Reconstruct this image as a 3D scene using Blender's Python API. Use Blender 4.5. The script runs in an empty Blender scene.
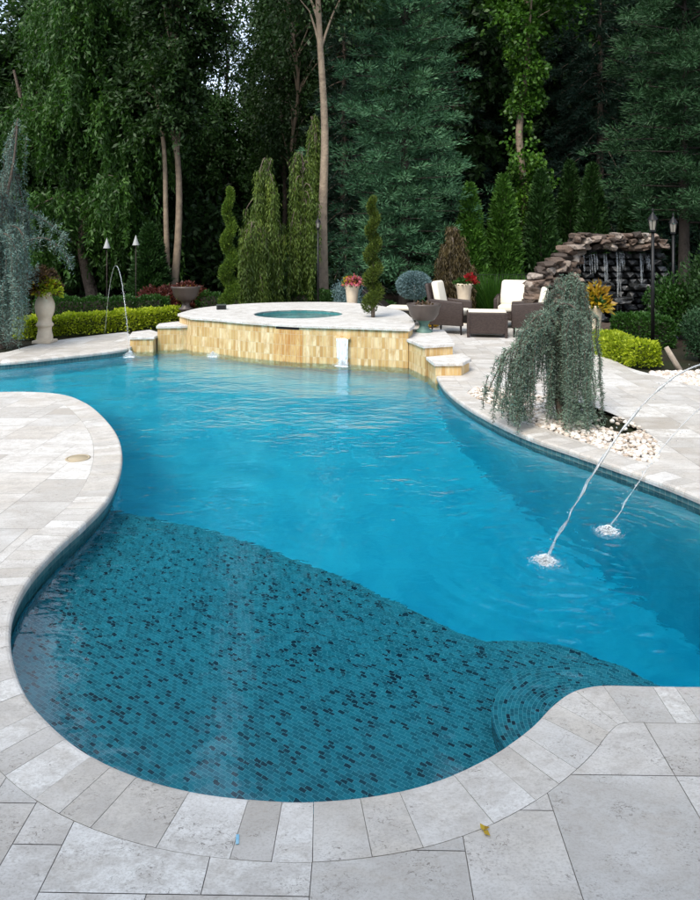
import bpy, bmesh, math, random
import numpy as np
from mathutils import Vector, Matrix, geometry, noise
R = math.radians
F, CX, HY, CH = 690.0, 350.0, 242.0, 1.8        # camera: focal length in photo pixels, principal column, horizon row, eye height
rng = np.random.default_rng(7)
random.seed(7)
SC = bpy.context.scene
COL = SC.collection

# ------------------------------------------------------------------ measuring helpers
def G(px, py, z=0.0):
    Y = (CH - z) * F / (py - HY)
    return Vector(((px - CX) * Y / F, Y, z))
def at(px, py, Y):
    return Vector(((px - CX) * Y / F, Y, CH - (py - HY) * Y / F))
WZ = -0.10
def U(px, py, zf):
    s = G(px, py, WZ)
    d = Vector(((px - CX) / F, 1, -(py - HY) / F)).normalized()
    h = Vector((d.x, d.y, 0)); sh = h.length / 1.33
    hh = h.normalized()
    k = (WZ - zf) * sh / math.sqrt(1 - sh * sh)
    p = s + hh * k
    return Vector((p.x, p.y, zf))

# ------------------------------------------------------------------ objects
def tag(o, label=None, cat=None, group=None, kind=None):
    if label: o['label'] = label
    if cat: o['category'] = cat
    if group: o['group'] = group
    if kind: o['kind'] = kind
    return o
def empty(name, loc=(0, 0, 0), rz=0, label=None, cat=None, group=None):
    o = bpy.data.objects.new(name, None); COL.objects.link(o)
    o.location = loc; o.rotation_euler = (0, 0, rz); o.empty_display_size = .1
    return tag(o, label, cat, group)
def link(name, me, mat=None, parent=None, smooth=False):
    o = bpy.data.objects.new(name, me); COL.objects.link(o)
    if mat is not None:
        for m in (mat if isinstance(mat, (list, tuple)) else [mat]): me.materials.append(m)
    if parent is not None: o.parent = parent
    if smooth: me.polygons.foreach_set('use_smooth', np.ones(len(me.polygons), bool))
    return o
def from_bm(name, bm, mat=None, parent=None, smooth=False):
    me = bpy.data.meshes.new(name); bm.to_mesh(me); bm.free()
    return link(name, me, mat, parent, smooth)
def copy_tree(o, parent=None):
    c = o.copy(); COL.objects.link(c); c.parent = parent
    for ch in list(o.children): copy_tree(ch, c)
    return c
def quads(name, V, tone=None, mat=None, parent=None, nv=4):
    """V: (n, nv, 3) separate faces; tone: (n,) stored on the points"""
    V = np.asarray(V, np.float32); n = V.shape[0]
    me = bpy.data.meshes.new(name)
    me.vertices.add(n * nv); me.vertices.foreach_set('co', V.reshape(-1))
    me.loops.add(n * nv); me.loops.foreach_set('vertex_index', np.arange(n * nv, dtype=np.int32))
    me.polygons.add(n); me.polygons.foreach_set('loop_start', np.arange(0, n * nv, nv, dtype=np.int32))
    me.update(calc_edges=True)
    if tone is not None:
        a = me.attributes.new('tone', 'FLOAT', 'POINT')
        a.data.foreach_set('value', np.repeat(np.asarray(tone, np.float32), nv))
    return link(name, me, mat, parent)

# ------------------------------------------------------------------ materials
def newmat(name):
    m = bpy.data.materials.new(name); m.use_nodes = True
    nt = m.node_tree; nt.nodes.clear()
    out = nt.nodes.new('ShaderNodeOutputMaterial')
    return m, nt, out
def node(nt, t, **kw):
    n = nt.nodes.new(t)
    for k, v in kw.items():
        if k in n.inputs.keys(): n.inputs[k].default_value = v
        else: setattr(n, k, v)
    return n
def mixc(nt, fac, a, b, bt='MIX'):
    n = nt.nodes.new('ShaderNodeMix'); n.data_type = 'RGBA'; n.blend_type = bt
    for sock, v in ((n.inputs[0], fac), (n.inputs[6], a), (n.inputs[7], b)):
        if hasattr(v, 'is_output'): nt.links.new(v, sock)
        elif isinstance(v, (tuple, list)): sock.default_value = (*v[:3], 1)
        else: sock.default_value = v
    return n.outputs[2]
def mth(nt, op, a, b=None, c=None, clamp=False):
    n = nt.nodes.new('ShaderNodeMath'); n.operation = op; n.use_clamp = clamp
    for i, v in enumerate((a, b, c)):
        if v is None: continue
        if hasattr(v, 'is_output'): nt.links.new(v, n.inputs[i])
        else: n.inputs[i].default_value = v
    return n.outputs[0]
def ramp(nt, fac, stops):
    n = nt.nodes.new('ShaderNodeValToRGB'); e = n.color_ramp.elements
    while len(e) < len(stops): e.new(0.5)
    for el, (p, c) in zip(e, stops):
        el.position = p; el.color = (*c[:3], 1) if isinstance(c, (tuple, list)) else (c, c, c, 1)
    nt.links.new(fac, n.inputs[0]); return n.outputs[0]
def noise_tex(nt, vec, scale, detail=4, rough=.55, dist=0):
    n = node(nt, 'ShaderNodeTexNoise'); n.inputs['Scale'].default_value = scale
    n.inputs['Detail'].default_value = detail; n.inputs['Roughness'].default_value = rough
    n.inputs['Distortion'].default_value = dist
    if vec is not None: nt.links.new(vec, n.inputs['Vector'])
    return n.outputs['Fac']
def bump(nt, h, strength, dist=.01, nrm=None):
    b = node(nt, 'ShaderNodeBump'); b.inputs['Strength'].default_value = strength; b.inputs['Distance'].default_value = dist
    nt.links.new(h, b.inputs['Height'])
    if nrm is not None: nt.links.new(nrm, b.inputs['Normal'])
    return b.outputs['Normal']
def principled(nt, out, col, rough=.6, nrm=None, spec=.5, metal=0):
    p = node(nt, 'ShaderNodeBsdfPrincipled')
    for s, v in (('Base Color', col), ('Roughness', rough), ('Specular IOR Level', spec), ('Metallic', metal)):
        if hasattr(v, 'is_output'): nt.links.new(v, p.inputs[s])
        elif isinstance(v, (tuple, list)): p.inputs[s].default_value = (*v[:3], 1)
        else: p.inputs[s].default_value = v
    if nrm is not None: nt.links.new(nrm, p.inputs['Normal'])
    nt.links.new(p.outputs[0], out.inputs['Surface']); return p
def coords(nt, which='Object'):
    return node(nt, 'ShaderNodeTexCoord').outputs[which]
def attr(nt, name='tone'):
    return node(nt, 'ShaderNodeAttribute', attribute_name=name).outputs['Fac']

_mats = {}
def leafmat(name, dark, light, trans=.3, rough=.55, hue=None):
    """leaf colour varies per leaf (tone) and in patches; plus light shining through"""
    if name in _mats: return _mats[name]
    m, nt, out = newmat(name)
    t = attr(nt); nz = noise_tex(nt, coords(nt), 1.1, 3)
    oi = node(nt, 'ShaderNodeObjectInfo').outputs['Random']
    f = mth(nt, 'ADD', mth(nt, 'MULTIPLY', t, .75), mth(nt, 'MULTIPLY_ADD', nz, .7, -.25), clamp=True)
    stops = [(0, dark), (1, light)] if hue is None else [(0, dark), (.62, light), (1, hue)]
    c = ramp(nt, f, stops)
    c = mixc(nt, mth(nt, 'MULTIPLY', oi, .35), c, mixc(nt, .5, c, tuple(x * .7 for x in dark)))
    p = node(nt, 'ShaderNodeBsdfPrincipled'); nt.links.new(c, p.inputs['Base Color'])
    p.inputs['Roughness'].default_value = rough; p.inputs['Specular IOR Level'].default_value = .35
    tr = node(nt, 'ShaderNodeBsdfTranslucent'); nt.links.new(mixc(nt, 1, c, (1.0, 1.15, .55), 'MULTIPLY'), tr.inputs['Color'])
    ms = node(nt, 'ShaderNodeMixShader'); ms.inputs[0].default_value = trans
    nt.links.new(p.outputs[0], ms.inputs[1]); nt.links.new(tr.outputs[0], ms.inputs[2]); nt.links.new(ms.outputs[0], out.inputs['Surface'])
    _mats[name] = m; return m
def simple(name, c1, c2=None, scale=8, rough=.6, bmp=.0, bscale=60, metal=0, spec=.5, bdist=.01):
    if name in _mats: return _mats[name]
    m, nt, out = newmat(name); co = coords(nt)
    c2 = c2 or tuple(x * .75 for x in c1)
    n1 = noise_tex(nt, co, scale, 5, .6)
    c = mixc(nt, ramp(nt, n1, [(.3, 0.), (.7, 1.)]), c1, c2)
    nrm = bump(nt, noise_tex(nt, co, bscale, 4), bmp, bdist) if bmp else None
    principled(nt, out, c, rough, nrm, spec, metal)
    _mats[name] = m; return m

def mat_travertine():
    m, nt, out = newmat('travertine'); co = coords(nt)
    t = attr(nt)
    base = ramp(nt, t, [(0, (.38, .345, .30)), (.2, (.45, .44, .42)), (.4, (.50, .465, .415)), (.7, (.57, .55, .52)), (1, (.70, .69, .66))])
    mp = node(nt, 'ShaderNodeMapping'); nt.links.new(co, mp.inputs[0]); mp.inputs['Scale'].default_value = (1, 1.6, 1)
    # every stone samples its own patch of the noise
    cmb = node(nt, 'ShaderNodeCombineXYZ'); nt.links.new(mth(nt, 'MULTIPLY', t, 53.), cmb.inputs[2])
    va = node(nt, 'ShaderNodeVectorMath', operation='ADD'); nt.links.new(mp.outputs[0], va.inputs[0]); nt.links.new(cmb.outputs[0], va.inputs[1])
    v = va.outputs[0]
    n1 = noise_tex(nt, v, 7, 7, .68, .6); n2 = noise_tex(nt, v, 34, 6, .7, .3); n3 = noise_tex(nt, v, 2.2, 3)
    c = mixc(nt, ramp(nt, n1, [(.40, 0.), (.62, .8)]), base, (.41, .385, .355))
    c = mixc(nt, ramp(nt, n2, [(.48, 0.), (.66, .5)]), c, (.32, .29, .25))
    c = mixc(nt, ramp(nt, n3, [(.45, 0.), (.7, .45)]), c, (.70, .69, .67))
    # cloudy warm bands, fine speckle and elongated pits
    n4 = noise_tex(nt, v, 3.4, 5, .65, 1.4)
    c = mixc(nt, ramp(nt, n4, [(.5, 0.), (.72, .35)]), c, (.40, .345, .28))
    n5 = noise_tex(nt, v, 110, 3, .7)
    c = mixc(nt, ramp(nt, n5, [(.48, 0.), (.68, .5)]), c, (.30, .275, .235))
    n6 = noise_tex(nt, v, 62, 4, .75, 1.2)
    msk = ramp(nt, noise_tex(nt, v, 6, 4, .6), [(.47, 0.), (.60, 1.)])
    pit = mth(nt, 'MULTIPLY', ramp(nt, n6, [(.57, 0.), (.62, 1.)]), msk)
    c = mixc(nt, mth(nt, 'MULTIPLY', pit, .7), c, (.11, .09, .07))
    h = mth(nt, 'SUBTRACT', mth(nt, 'MULTIPLY', n2, .35), pit)
    principled(nt, out, c, ramp(nt, n1, [(.3, .48), (.7, .68)]), bump(nt, h, .35, .003), .42)
    return m
TRAV = mat_travertine()

def mat_mosaic():
    m, nt, out = newmat('glass_mosaic')
    uv = coords(nt, 'UV')
    def br(scale, sw):
        b = node(nt, 'ShaderNodeTexBrick'); nt.links.new(uv, b.inputs['Vector'])
        b.offset = .5; b.inputs['Scale'].default_value = 1.0
        b.inputs['Brick Width'].default_value = .031; b.inputs['Row Height'].default_value = .0170
        b.inputs['Mortar Size'].default_value = .0011; b.inputs['Mortar Smooth'].default_value = .2
        b.inputs['Color1'].default_value = (0, 0, 0, 1); b.inputs['Color2'].default_value = (1, 1, 1, 1); b.inputs['Mortar'].default_value = (.5, .5, .5, 1)
        return b
    b = br(1, 0)
    tint = b.outputs['Color']
    c = ramp(nt, tint, [(0, (.006, .10, .145)), (.4, (.010, .16, .22)), (.75, (.02, .235, .305)), (.875, (.010, .145, .205)), (.885, (.003, .020, .045)), (1, (.002, .010, .028))])
    nz = noise_tex(nt, coords(nt), 1.3, 4)
    c = mixc(nt, ramp(nt, nz, [(.35, 0.), (.7, .35)]), c, mixc(nt, .5, c, (.04, .28, .38)))
    c = mixc(nt, mth(nt, 'MULTIPLY', b.outputs['Fac'], .8), c, (.10, .36, .42))
    principled(nt, out, c, .25, None, .5)
    return m
MOSAIC = mat_mosaic()

def mat_plaster():
    m, nt, out = newmat('pool_plaster'); co = coords(nt)
    z = node(nt, 'ShaderNodeSeparateXYZ'); nt.links.new(co, z.inputs[0])
    n1 = noise_tex(nt, co, 1.6, 6, .7, .8)
    c = mixc(nt, ramp(nt, n1, [(.35, 0.), (.65, 1.)]), (.105, .49, .60), (.21, .66, .73))
    # waterline tile band on the top 17 cm, then plaster
    b = node(nt, 'ShaderNodeTexBrick'); nt.links.new(coords(nt, 'UV'), b.inputs['Vector']); b.offset = 0
    b.inputs['Scale'].default_value = 1; b.inputs['Brick Width'].default_value = .05; b.inputs['Row Height'].default_value = .05
    b.inputs['Mortar Size'].default_value = .0018
    b.inputs['Color1'].default_value = (.02, .10, .12, 1); b.inputs['Color2'].default_value = (.07, .19, .20, 1); b.inputs['Mortar'].default_value = (.22, .27, .26, 1)
    c = mixc(nt, mth(nt, 'GREATER_THAN', z.outputs[2], -.235), c, b.outputs['Color'])
    principled(nt, out, c, .5, None, .4)
    return m
PLASTER = mat_plaster()

SPLASHES = [(G(545, 562, WZ), 1.0), (G(608, 532, WZ), 1.0), (G(130, 357, WZ), .8), (G(213, 356.5, WZ), .6), (G(345, 366, WZ), .8)]
def mat_water(name, dens, tint, splashes=(), s=1.0, amp=1.0):
    m, nt, out = newmat(name); co = coords(nt)
    mp = node(nt, 'ShaderNodeMapping'); nt.links.new(co, mp.inputs[0])
    mp.inputs['Scale'].default_value = (1.0 * s, 1.5 * s, 1); mp.inputs['Rotation'].default_value = (0, 0, R(12))
    v = mp.outputs[0]
    h = mth(nt, 'MULTIPLY', noise_tex(nt, v, 1.1, 2, .5, .3), .9)
    h = mth(nt, 'ADD', h, mth(nt, 'MULTIPLY', noise_tex(nt, v, 4.0, 2, .5, .6), .56))
    h = mth(nt, 'ADD', h, mth(nt, 'MULTIPLY', noise_tex(nt, v, 11, 2, .5, .8), .20))
    patch = ramp(nt, noise_tex(nt, co, .55, 2), [(.35, .35), (.65, 1.)])
    h = mth(nt, 'MULTIPLY', h, patch)
    if splashes:      # calm in the sheltered shallow bay, livelier towards the fountains
        sp = node(nt, 'ShaderNodeSeparateXYZ'); nt.links.new(co, sp.inputs[0]); mr = node(nt, 'ShaderNodeMapRange', interpolation_type='SMOOTHSTEP')
        nt.links.new(sp.outputs[1], mr.inputs[0]); mr.inputs[1].default_value = 2.6; mr.inputs[2].default_value = 4.6; mr.inputs[3].default_value = .16; mr.inputs[4].default_value = 1.0
        h = mth(nt, 'MULTIPLY', h, mr.outputs[0])
    for c, a in splashes:
        vs = node(nt, 'ShaderNodeVectorMath', operation='DISTANCE'); nt.links.new(co, vs.inputs[0]); vs.inputs[1].default_value = c
        wob = mth(nt, 'MULTIPLY_ADD', noise_tex(nt, co, 2.5, 2), .16, vs.outputs['Value'])
        ring = mth(nt, 'SINE', mth(nt, 'MULTIPLY', wob, 46))
        fall = mth(nt, 'POWER', 2.718, mth(nt, 'MULTIPLY', vs.outputs['Value'], -1.5))
        h = mth(nt, 'ADD', h, mth(nt, 'MULTIPLY', mth(nt, 'MULTIPLY', ring, fall), .10 * a))
    nrm = bump(nt, h, .54 * amp, .06)
    g = node(nt, 'ShaderNodeBsdfGlass'); g.inputs['IOR'].default_value = 1.333; g.inputs['Roughness'].default_value = .015
    g.inputs['Color'].default_value = (.97, 1, 1, 1); nt.links.new(nrm, g.inputs['Normal'])
    nt.links.new(g.outputs[0], out.inputs['Surface'])
    va = node(nt, 'ShaderNodeVolumeAbsorption'); va.inputs['Color'].default_value = (*tint, 1); va.inputs['Density'].default_value = dens
    nt.links.new(va.outputs[0], out.inputs['Volume'])
    return m
WATER = mat_water('clear_pool_water', 1.0, (.27, .866, .934), SPLASHES)
SPAWATER = mat_water('spa_water', 1.0, (.2, .85, .9), (), 2.2, .6)

def mat_walltile(name='gold_travertine_tile', orange=False):
    m, nt, out = newmat(name); uv = coords(nt, 'UV')
    b = node(nt, 'ShaderNodeTexBrick'); nt.links.new(uv, b.inputs['Vector']); b.offset = .0; b.squash = 1
    b.inputs['Scale'].default_value = 1; b.inputs['Brick Width'].default_value = .055; b.inputs['Row Height'].default_value = .17
    b.inputs['Mortar Size'].default_value = .0035; b.inputs['Mortar Smooth'].default_value = .4
    b.inputs['Color1'].default_value = (0, 0, 0, 1); b.inputs['Color2'].default_value = (1, 1, 1, 1); b.inputs['Mortar'].default_value = (.4, .4, .4, 1)
    if orange: st = [(0, (.48, .27, .08)), (.5, (.58, .37, .14)), (1, (.66, .48, .22))]
    else: st = [(0, (.43, .26, .09)), (.25, (.56, .38, .155)), (.55, (.66, .51, .27)), (1, (.74, .62, .40))]
    c = ramp(nt, b.outputs['Color'], st)
    mp = node(nt, 'ShaderNodeMapping'); nt.links.new(uv, mp.inputs[0]); mp.inputs['Scale'].default_value = (3.5, 1, 1)
    n1 = noise_tex(nt, mp.outputs[0], 4, 6, .65, .5)
    c = mixc(nt, ramp(nt, n1, [(.40, 0.), (.66, .85)]), c, (.46, .27, .09) if not orange else (.42, .17, .03))
    c = mixc(nt, mth(nt, 'MULTIPLY', b.outputs['Fac'], .8), c, (.50, .42, .28))
    h = mth(nt, 'SUBTRACT', mth(nt, 'MULTIPLY', n1, .4), b.outputs['Fac'])
    principled(nt, out, c, .55, bump(nt, h, .5, .006), .4)
    return m
WALLTILE = mat_walltile(); WALLORANGE = mat_walltile('orange_travertine_tile', True)

def mat_mulch():
    m, nt, out = newmat('bark_mulch'); co = coords(nt)
    vo = node(nt, 'ShaderNodeTexVoronoi'); vo.inputs['Scale'].default_value = 26; nt.links.new(co, vo.inputs['Vector'])
    c = ramp(nt, noise_tex(nt, co, 22, 6, .7), [(.3, (.010, .007, .005)), (.55, (.030, .019, .012)), (.8, (.075, .05, .032))])
    c = mixc(nt, ramp(nt, noise_tex(nt, co, .45, 3), [(.48, 0.), (.62, .8)]), c, (.018, .028, .010))
    principled(nt, out, c, .95, bump(nt, mth(nt, 'ADD', vo.outputs['Distance'], noise_tex(nt, co, 60, 3)), .9, .03), .2)
    return m
MULCH = mat_mulch()
GROUT = simple('grout_sand', (.15, .14, .125), (.23, .215, .19), 30, .95)
BARK = simple('grey_brown_bark', (.16, .125, .095), (.07, .052, .04), 9, .9, .9, 18, bdist=.04)
BARKP = simple('pale_trunk_bark', (.30, .235, .165), (.16, .12, .085), 5, .85, .7, 14, bdist=.03)
BARKD = simple('dark_bark', (.045, .035, .028), (.02, .016, .012), 6, .95, .8, 16, bdist=.03)
TWIG = simple('cedar_twig', (.11, .085, .065), (.06, .045, .035), 20, .9, .5, 40)
STONE = simple('cast_stone_urn', (.70, .60, .46), (.56, .46, .34), 7, .7, .4, 45)
BOWL = simple('brown_glazed_bowl', (.055, .042, .036), (.085, .066, .056), 5, .42, .15, 30)
VERD = simple('verdigris_pedestal', (.10, .20, .17), (.05, .10, .09), 9, .6, .3, 30)
IRON = simple('black_iron', (.012, .012, .013), (.02, .02, .02), 10, .45, metal=.6)
FROST = simple('frosted_lamp_glass', (.28, .265, .23), (.24, .225, .19), 10, .3)
CUSH = simple('ivory_cushion', (.74, .69, .58), (.70, .65, .54), 3, .9, .25, 120)
SOIL = simple('potting_soil', (.02, .014, .01), (.03, .02, .014), 20, .95)
TEAK = simple('weathered_wood', (.33, .28, .22), (.2, .165, .13), 12, .85, .4, 30)
PLAST = simple('dark_speaker_housing', (.03, .04, .035), (.04, .05, .045), 10, .5)
def mat_wicker():
    m, nt, out = newmat('brown_wicker'); co = coords(nt)
    b = node(nt, 'ShaderNodeTexBrick'); b.offset = .5; b.inputs['Scale'].default_value = 1
    b.inputs['Brick Width'].default_value = .03; b.inputs['Row Height'].default_value = .012; b.inputs['Mortar Size'].default_value = .0022
    nt.links.new(coords(nt, 'UV'), b.inputs['Vector'])
    b.inputs['Color1'].default_value = (.040, .026, .022, 1); b.inputs['Color2'].default_value = (.075, .052, .045, 1); b.inputs['Mortar'].default_value = (.012, .008, .007, 1)
    principled(nt, out, b.outputs['Color'], .55, bump(nt, b.outputs['Fac'], -.6, .004), .4)
    return m
WICKER = mat_wicker()
def mat_rock():
    m, nt, out = newmat('fieldstone'); co = coords(nt); t = attr(nt)
    c = ramp(nt, t, [(0, (.03, .022, .018)), (.35, (.08, .056, .042)), (.6, (.16, .11, .082)), (.8, (.26, .20, .16)), (1, (.42, .37, .32))])
    n1 = noise_tex(nt, co, 11, 6, .7)
    c = mixc(nt, ramp(nt, n1, [(.4, 0.), (.75, .7)]), c, (.05, .038, .03))
    principled(nt, out, c, .7, bump(nt, noise_tex(nt, co, 20, 5, .7), .7, .02), .4)
    return m
ROCK = mat_rock()
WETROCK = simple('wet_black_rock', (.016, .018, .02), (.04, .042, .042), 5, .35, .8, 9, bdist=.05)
def mat_pebble():
    m, nt, out = newmat('white_river_pebble'); t = attr(nt)
    c = ramp(nt, t, [(0, (.38, .31, .25)), (.3, (.52, .45, .38)), (.65, (.66, .61, .55)), (1, (.80, .77, .72))])
    n1 = noise_tex(nt, coords(nt), 40, 4)
    c = mixc(nt, ramp(nt, n1, [(.5, 0.), (.8, .5)]), c, (.36, .29, .23))
    principled(nt, out, c, .6, bump(nt, n1, .3, .004), .35); return m
PEBBLE = mat_pebble()
def mat_jet(name, alpha):
    m, nt, out = newmat(name)
    g = node(nt, 'ShaderNodeBsdfGlass'); g.inputs['IOR'].default_value = 1.333; g.inputs['Roughness'].default_value = .08
    d = node(nt, 'ShaderNodeBsdfDiffuse'); d.inputs['Color'].default_value = (.85, .92, .96, 1)
    n1 = noise_tex(nt, coords(nt), 24, 3)
    ms = node(nt, 'ShaderNodeMixShader'); nt.links.new(ramp(nt, n1, [(.35, alpha * .4), (.65, alpha)]), ms.inputs[0])
    nt.links.new(g.outputs[0], ms.inputs[1]); nt.links.new(d.outputs[0], ms.inputs[2]); nt.links.new(ms.outputs[0], out.inputs['Surface'])
    return m
JET = mat_jet('falling_water', .22); FOAM = mat_jet('white_water_foam', .85); WHITEFALL = simple('white_water_sheet', (.82, .88, .90), (.66, .76, .80), 60, .35)

# ------------------------------------------------------------------ mesh helpers
def smooth_path(pts, step, closed=False):
    """Catmull-Rom through pts, resampled at even arc length"""
    P = [Vector(p) for p in pts]; out = []
    n = len(P)
    segs = n if closed else n - 1
    for i in range(segs):
        if closed: a, b, c, d = P[(i - 1) % n], P[i], P[(i + 1) % n], P[(i + 2) % n]
        else: a, b, c, d = P[max(i - 1, 0)], P[i], P[i + 1], P[min(i + 2, n - 1)]
        # centripetal-ish via chord lengths
        t0 = 0; t1 = t0 + max((b - a).length, 1e-4) ** .5; t2 = t1 + max((c - b).length, 1e-4) ** .5; t3 = t2 + max((d - c).length, 1e-4) ** .5
        for k in range(12):
            t = t1 + (t2 - t1) * k / 12
            A1 = a.lerp(b, (t - t0) / (t1 - t0)) if t1 > t0 else b
            A2 = b.lerp(c, (t - t1) / (t2 - t1)); A3 = c.lerp(d, (t - t2) / (t3 - t2)) if t3 > t2 else c
            B1 = A1.lerp(A2, (t - t0) / (t2 - t0)); B2 = A2.lerp(A3, (t - t1) / (t3 - t1))
            out.append(B1.lerp(B2, (t - t1) / (t2 - t1)))
    if not closed: out.append(P[-1].copy())
    if closed: out.append(out[0].copy())
    L = [0]
    for i in range(1, len(out)): L.append(L[-1] + (out[i] - out[i - 1]).length)
    m = max(2, int(round(L[-1] / step))); res = []; j = 0
    for k in range(m + 1):
        s = L[-1] * k / m
        while j < len(L) - 2 and L[j + 1] < s: j += 1
        res.append(out[j].lerp(out[j + 1], (s - L[j]) / max(L[j + 1] - L[j], 1e-9)))
    if closed: res.pop()
    return res
def inside(x, y, poly):
    c = False; n = len(poly); j = n - 1
    for i in range(n):
        xi, yi, xj, yj = poly[i][0], poly[i][1], poly[j][0], poly[j][1]
        if (yi > y) != (yj > y) and x < (xj - xi) * (y - yi) / (yj - yi) + xi: c = not c
        j = i
    return c
def offset_path(pts, d, closed=False):
    out = []; n = len(pts)
    for i, p in enumerate(pts):
        a = pts[(i - 1) % n] if (closed or i > 0) else p
        b = pts[(i + 1) % n] if (closed or i < n - 1) else p
        t = Vector((b[0] - a[0], b[1] - a[1], 0)).normalized()
        out.append(Vector((p[0] + t.y * d, p[1] - t.x * d, p[2] if len(p) > 2 else 0)))
    return out
def sheet(name, outer, holes, z, mat, parent=None):
    """flat polygon with holes"""
    verts, edges = [], []
    for poly in [outer] + holes:
        b = len(verts); verts += [Vector((p[0], p[1])) for p in poly]
        edges += [(b + i, b + (i + 1) % len(poly)) for i in range(len(poly))]
    v, e, f, *_ = geometry.delaunay_2d_cdt(verts, edges, [], 0, 1e-6)
    fs = []
    for t in f:
        cx = sum(v[i][0] for i in t) / len(t); cy = sum(v[i][1] for i in t) / len(t)
        if inside(cx, cy, outer) and not any(inside(cx, cy, h) for h in holes): fs.append(t)
    me = bpy.data.meshes.new(name); me.from_pydata([(p[0], p[1], z) for p in v], [], fs)
    uvl = me.uv_layers.new(name='UVMap')
    for l in me.loops:
        c = me.vertices[l.vertex_index].co; uvl.data[l.index].uv = (c.x, c.y)
    o = link(name, me, mat, parent)
    if me.polygons and sum(p.normal.z for p in me.polygons) < 0: me.flip_normals()
    return o
def wall_strip(name, path, z0, z1, mat, parent=None, closed=False, top=None):
    """vertical wall along a path with UV (metres along, height)"""
    n = len(path); V = [(p[0], p[1], z0) for p in path] + [(p[0], p[1], z1) for p in path]
    L = [0]
    for i in range(1, n + 1): L.append(L[-1] + (Vector(path[i % n][:2]) - Vector(path[i - 1][:2])).length)
    Fc, UVs = [], []
    for i in range(n if closed else n - 1):
        j = (i + 1) % n
        Fc.append((i, j, n + j, n + i)); UVs += [(L[i], z0), (L[i + 1], z0), (L[i + 1], z1), (L[i], z1)]
    me = bpy.data.meshes.new(name); me.from_pydata(V, [], Fc)
    uvl = me.uv_layers.new(name='UVMap')
    for k, uv in enumerate(UVs): uvl.data[k].uv = uv
    return link(name, me, mat, parent)
def prism(name, poly, z0, z1, mat, parent=None, bev=0, smooth=False):
    bm = bmesh.new(); vs = [bm.verts.new((p[0], p[1], z0)) for p in poly]
    f = bm.faces.new(vs); bmesh.ops.recalc_face_normals(bm, faces=[f])
    if f.normal.z > 0: f.normal_flip()
    r = bmesh.ops.extrude_face_region(bm, geom=[f])
    for v in r['geom']:
        if isinstance(v, bmesh.types.BMVert): v.co.z = z1
    bmesh.ops.recalc_face_normals(bm, faces=bm.faces)
    if bev:
        es = [e for e in bm.edges if abs(e.verts[0].co.z - z1) < 1e-5 and abs(e.verts[1].co.z - z1) < 1e-5 and e.calc_face_angle(0) > .5]
        bmesh.ops.bevel(bm, geom=es, offset=bev, segments=3, affect='EDGES', profile=.5)
    uvl = bm.loops.layers.uv.new('UVMap'); L = 0
    for f in bm.faces:
        nrm = f.normal
        for l in f.loops:
            c = l.vert.co
            if abs(nrm.z) > .7: l[uvl].uv = (c.x, c.y)
            else:
                t = Vector((-nrm.y, nrm.x, 0)).normalized(); l[uvl].uv = (c.dot(t), c.z)
    return from_bm(name, bm, mat, parent, smooth)
def bmbox(bm, c, s, bev=.0, rot=None, seg=2):
    r = bmesh.ops.create_cube(bm, size=1); vs = r['verts']
    for v in vs: v.co = Vector((v.co.x * s[0], v.co.y * s[1], v.co.z * s[2]))
    if bev:
        es = list({e for v in vs for e in v.link_edges})
        r2 = bmesh.ops.bevel(bm, geom=es, offset=bev, segments=seg, affect='EDGES', profile=.5)
        vs = list({v for f in r2['faces'] for v in f.verts} | {v for v in vs if v.is_valid})
        # include all verts of the island
        st = list(vs); seen = set(vs)
        while st:
            v = st.pop()
            for e in v.link_edges:
                o = e.other_vert(v)
                if o not in seen: seen.add(o); st.append(o)
        vs = list(seen)
    M = Matrix.Translation(c) @ (rot.to_4x4() if rot else Matrix())
    for v in vs: v.co = M @ v.co
    return vs
def boxuv(bm):
    bm.normal_update(); uvl = bm.loops.layers.uv.new('UVMap')
    for f in bm.faces:
        n = f.normal
        for l in f.loops:
            c = l.vert.co
            if abs(n.z) > .6: l[uvl].uv = (c.x, c.y)
            elif abs(n.x) > abs(n.y): l[uvl].uv = (c.y, c.z)
            else: l[uvl].uv = (c.x, c.z)
def lathe(name, prof, mat, parent=None, seg=28, loc=(0, 0, 0)):
    n = len(prof); V, Fc = [], []
    for r, z in prof:
        for k in range(seg):
            a = 2 * math.pi * k / seg; V.append((loc[0] + r * math.cos(a), loc[1] + r * math.sin(a), loc[2] + z))
    for i in range(n - 1):
        for k in range(seg):
            k2 = (k + 1) % seg; Fc.append((i * seg + k, i * seg + k2, (i + 1) * seg + k2, (i + 1) * seg + k))
    me = bpy.data.meshes.new(name); me.from_pydata(V, [], Fc)
    return link(name, me, mat, parent, True)
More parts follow.
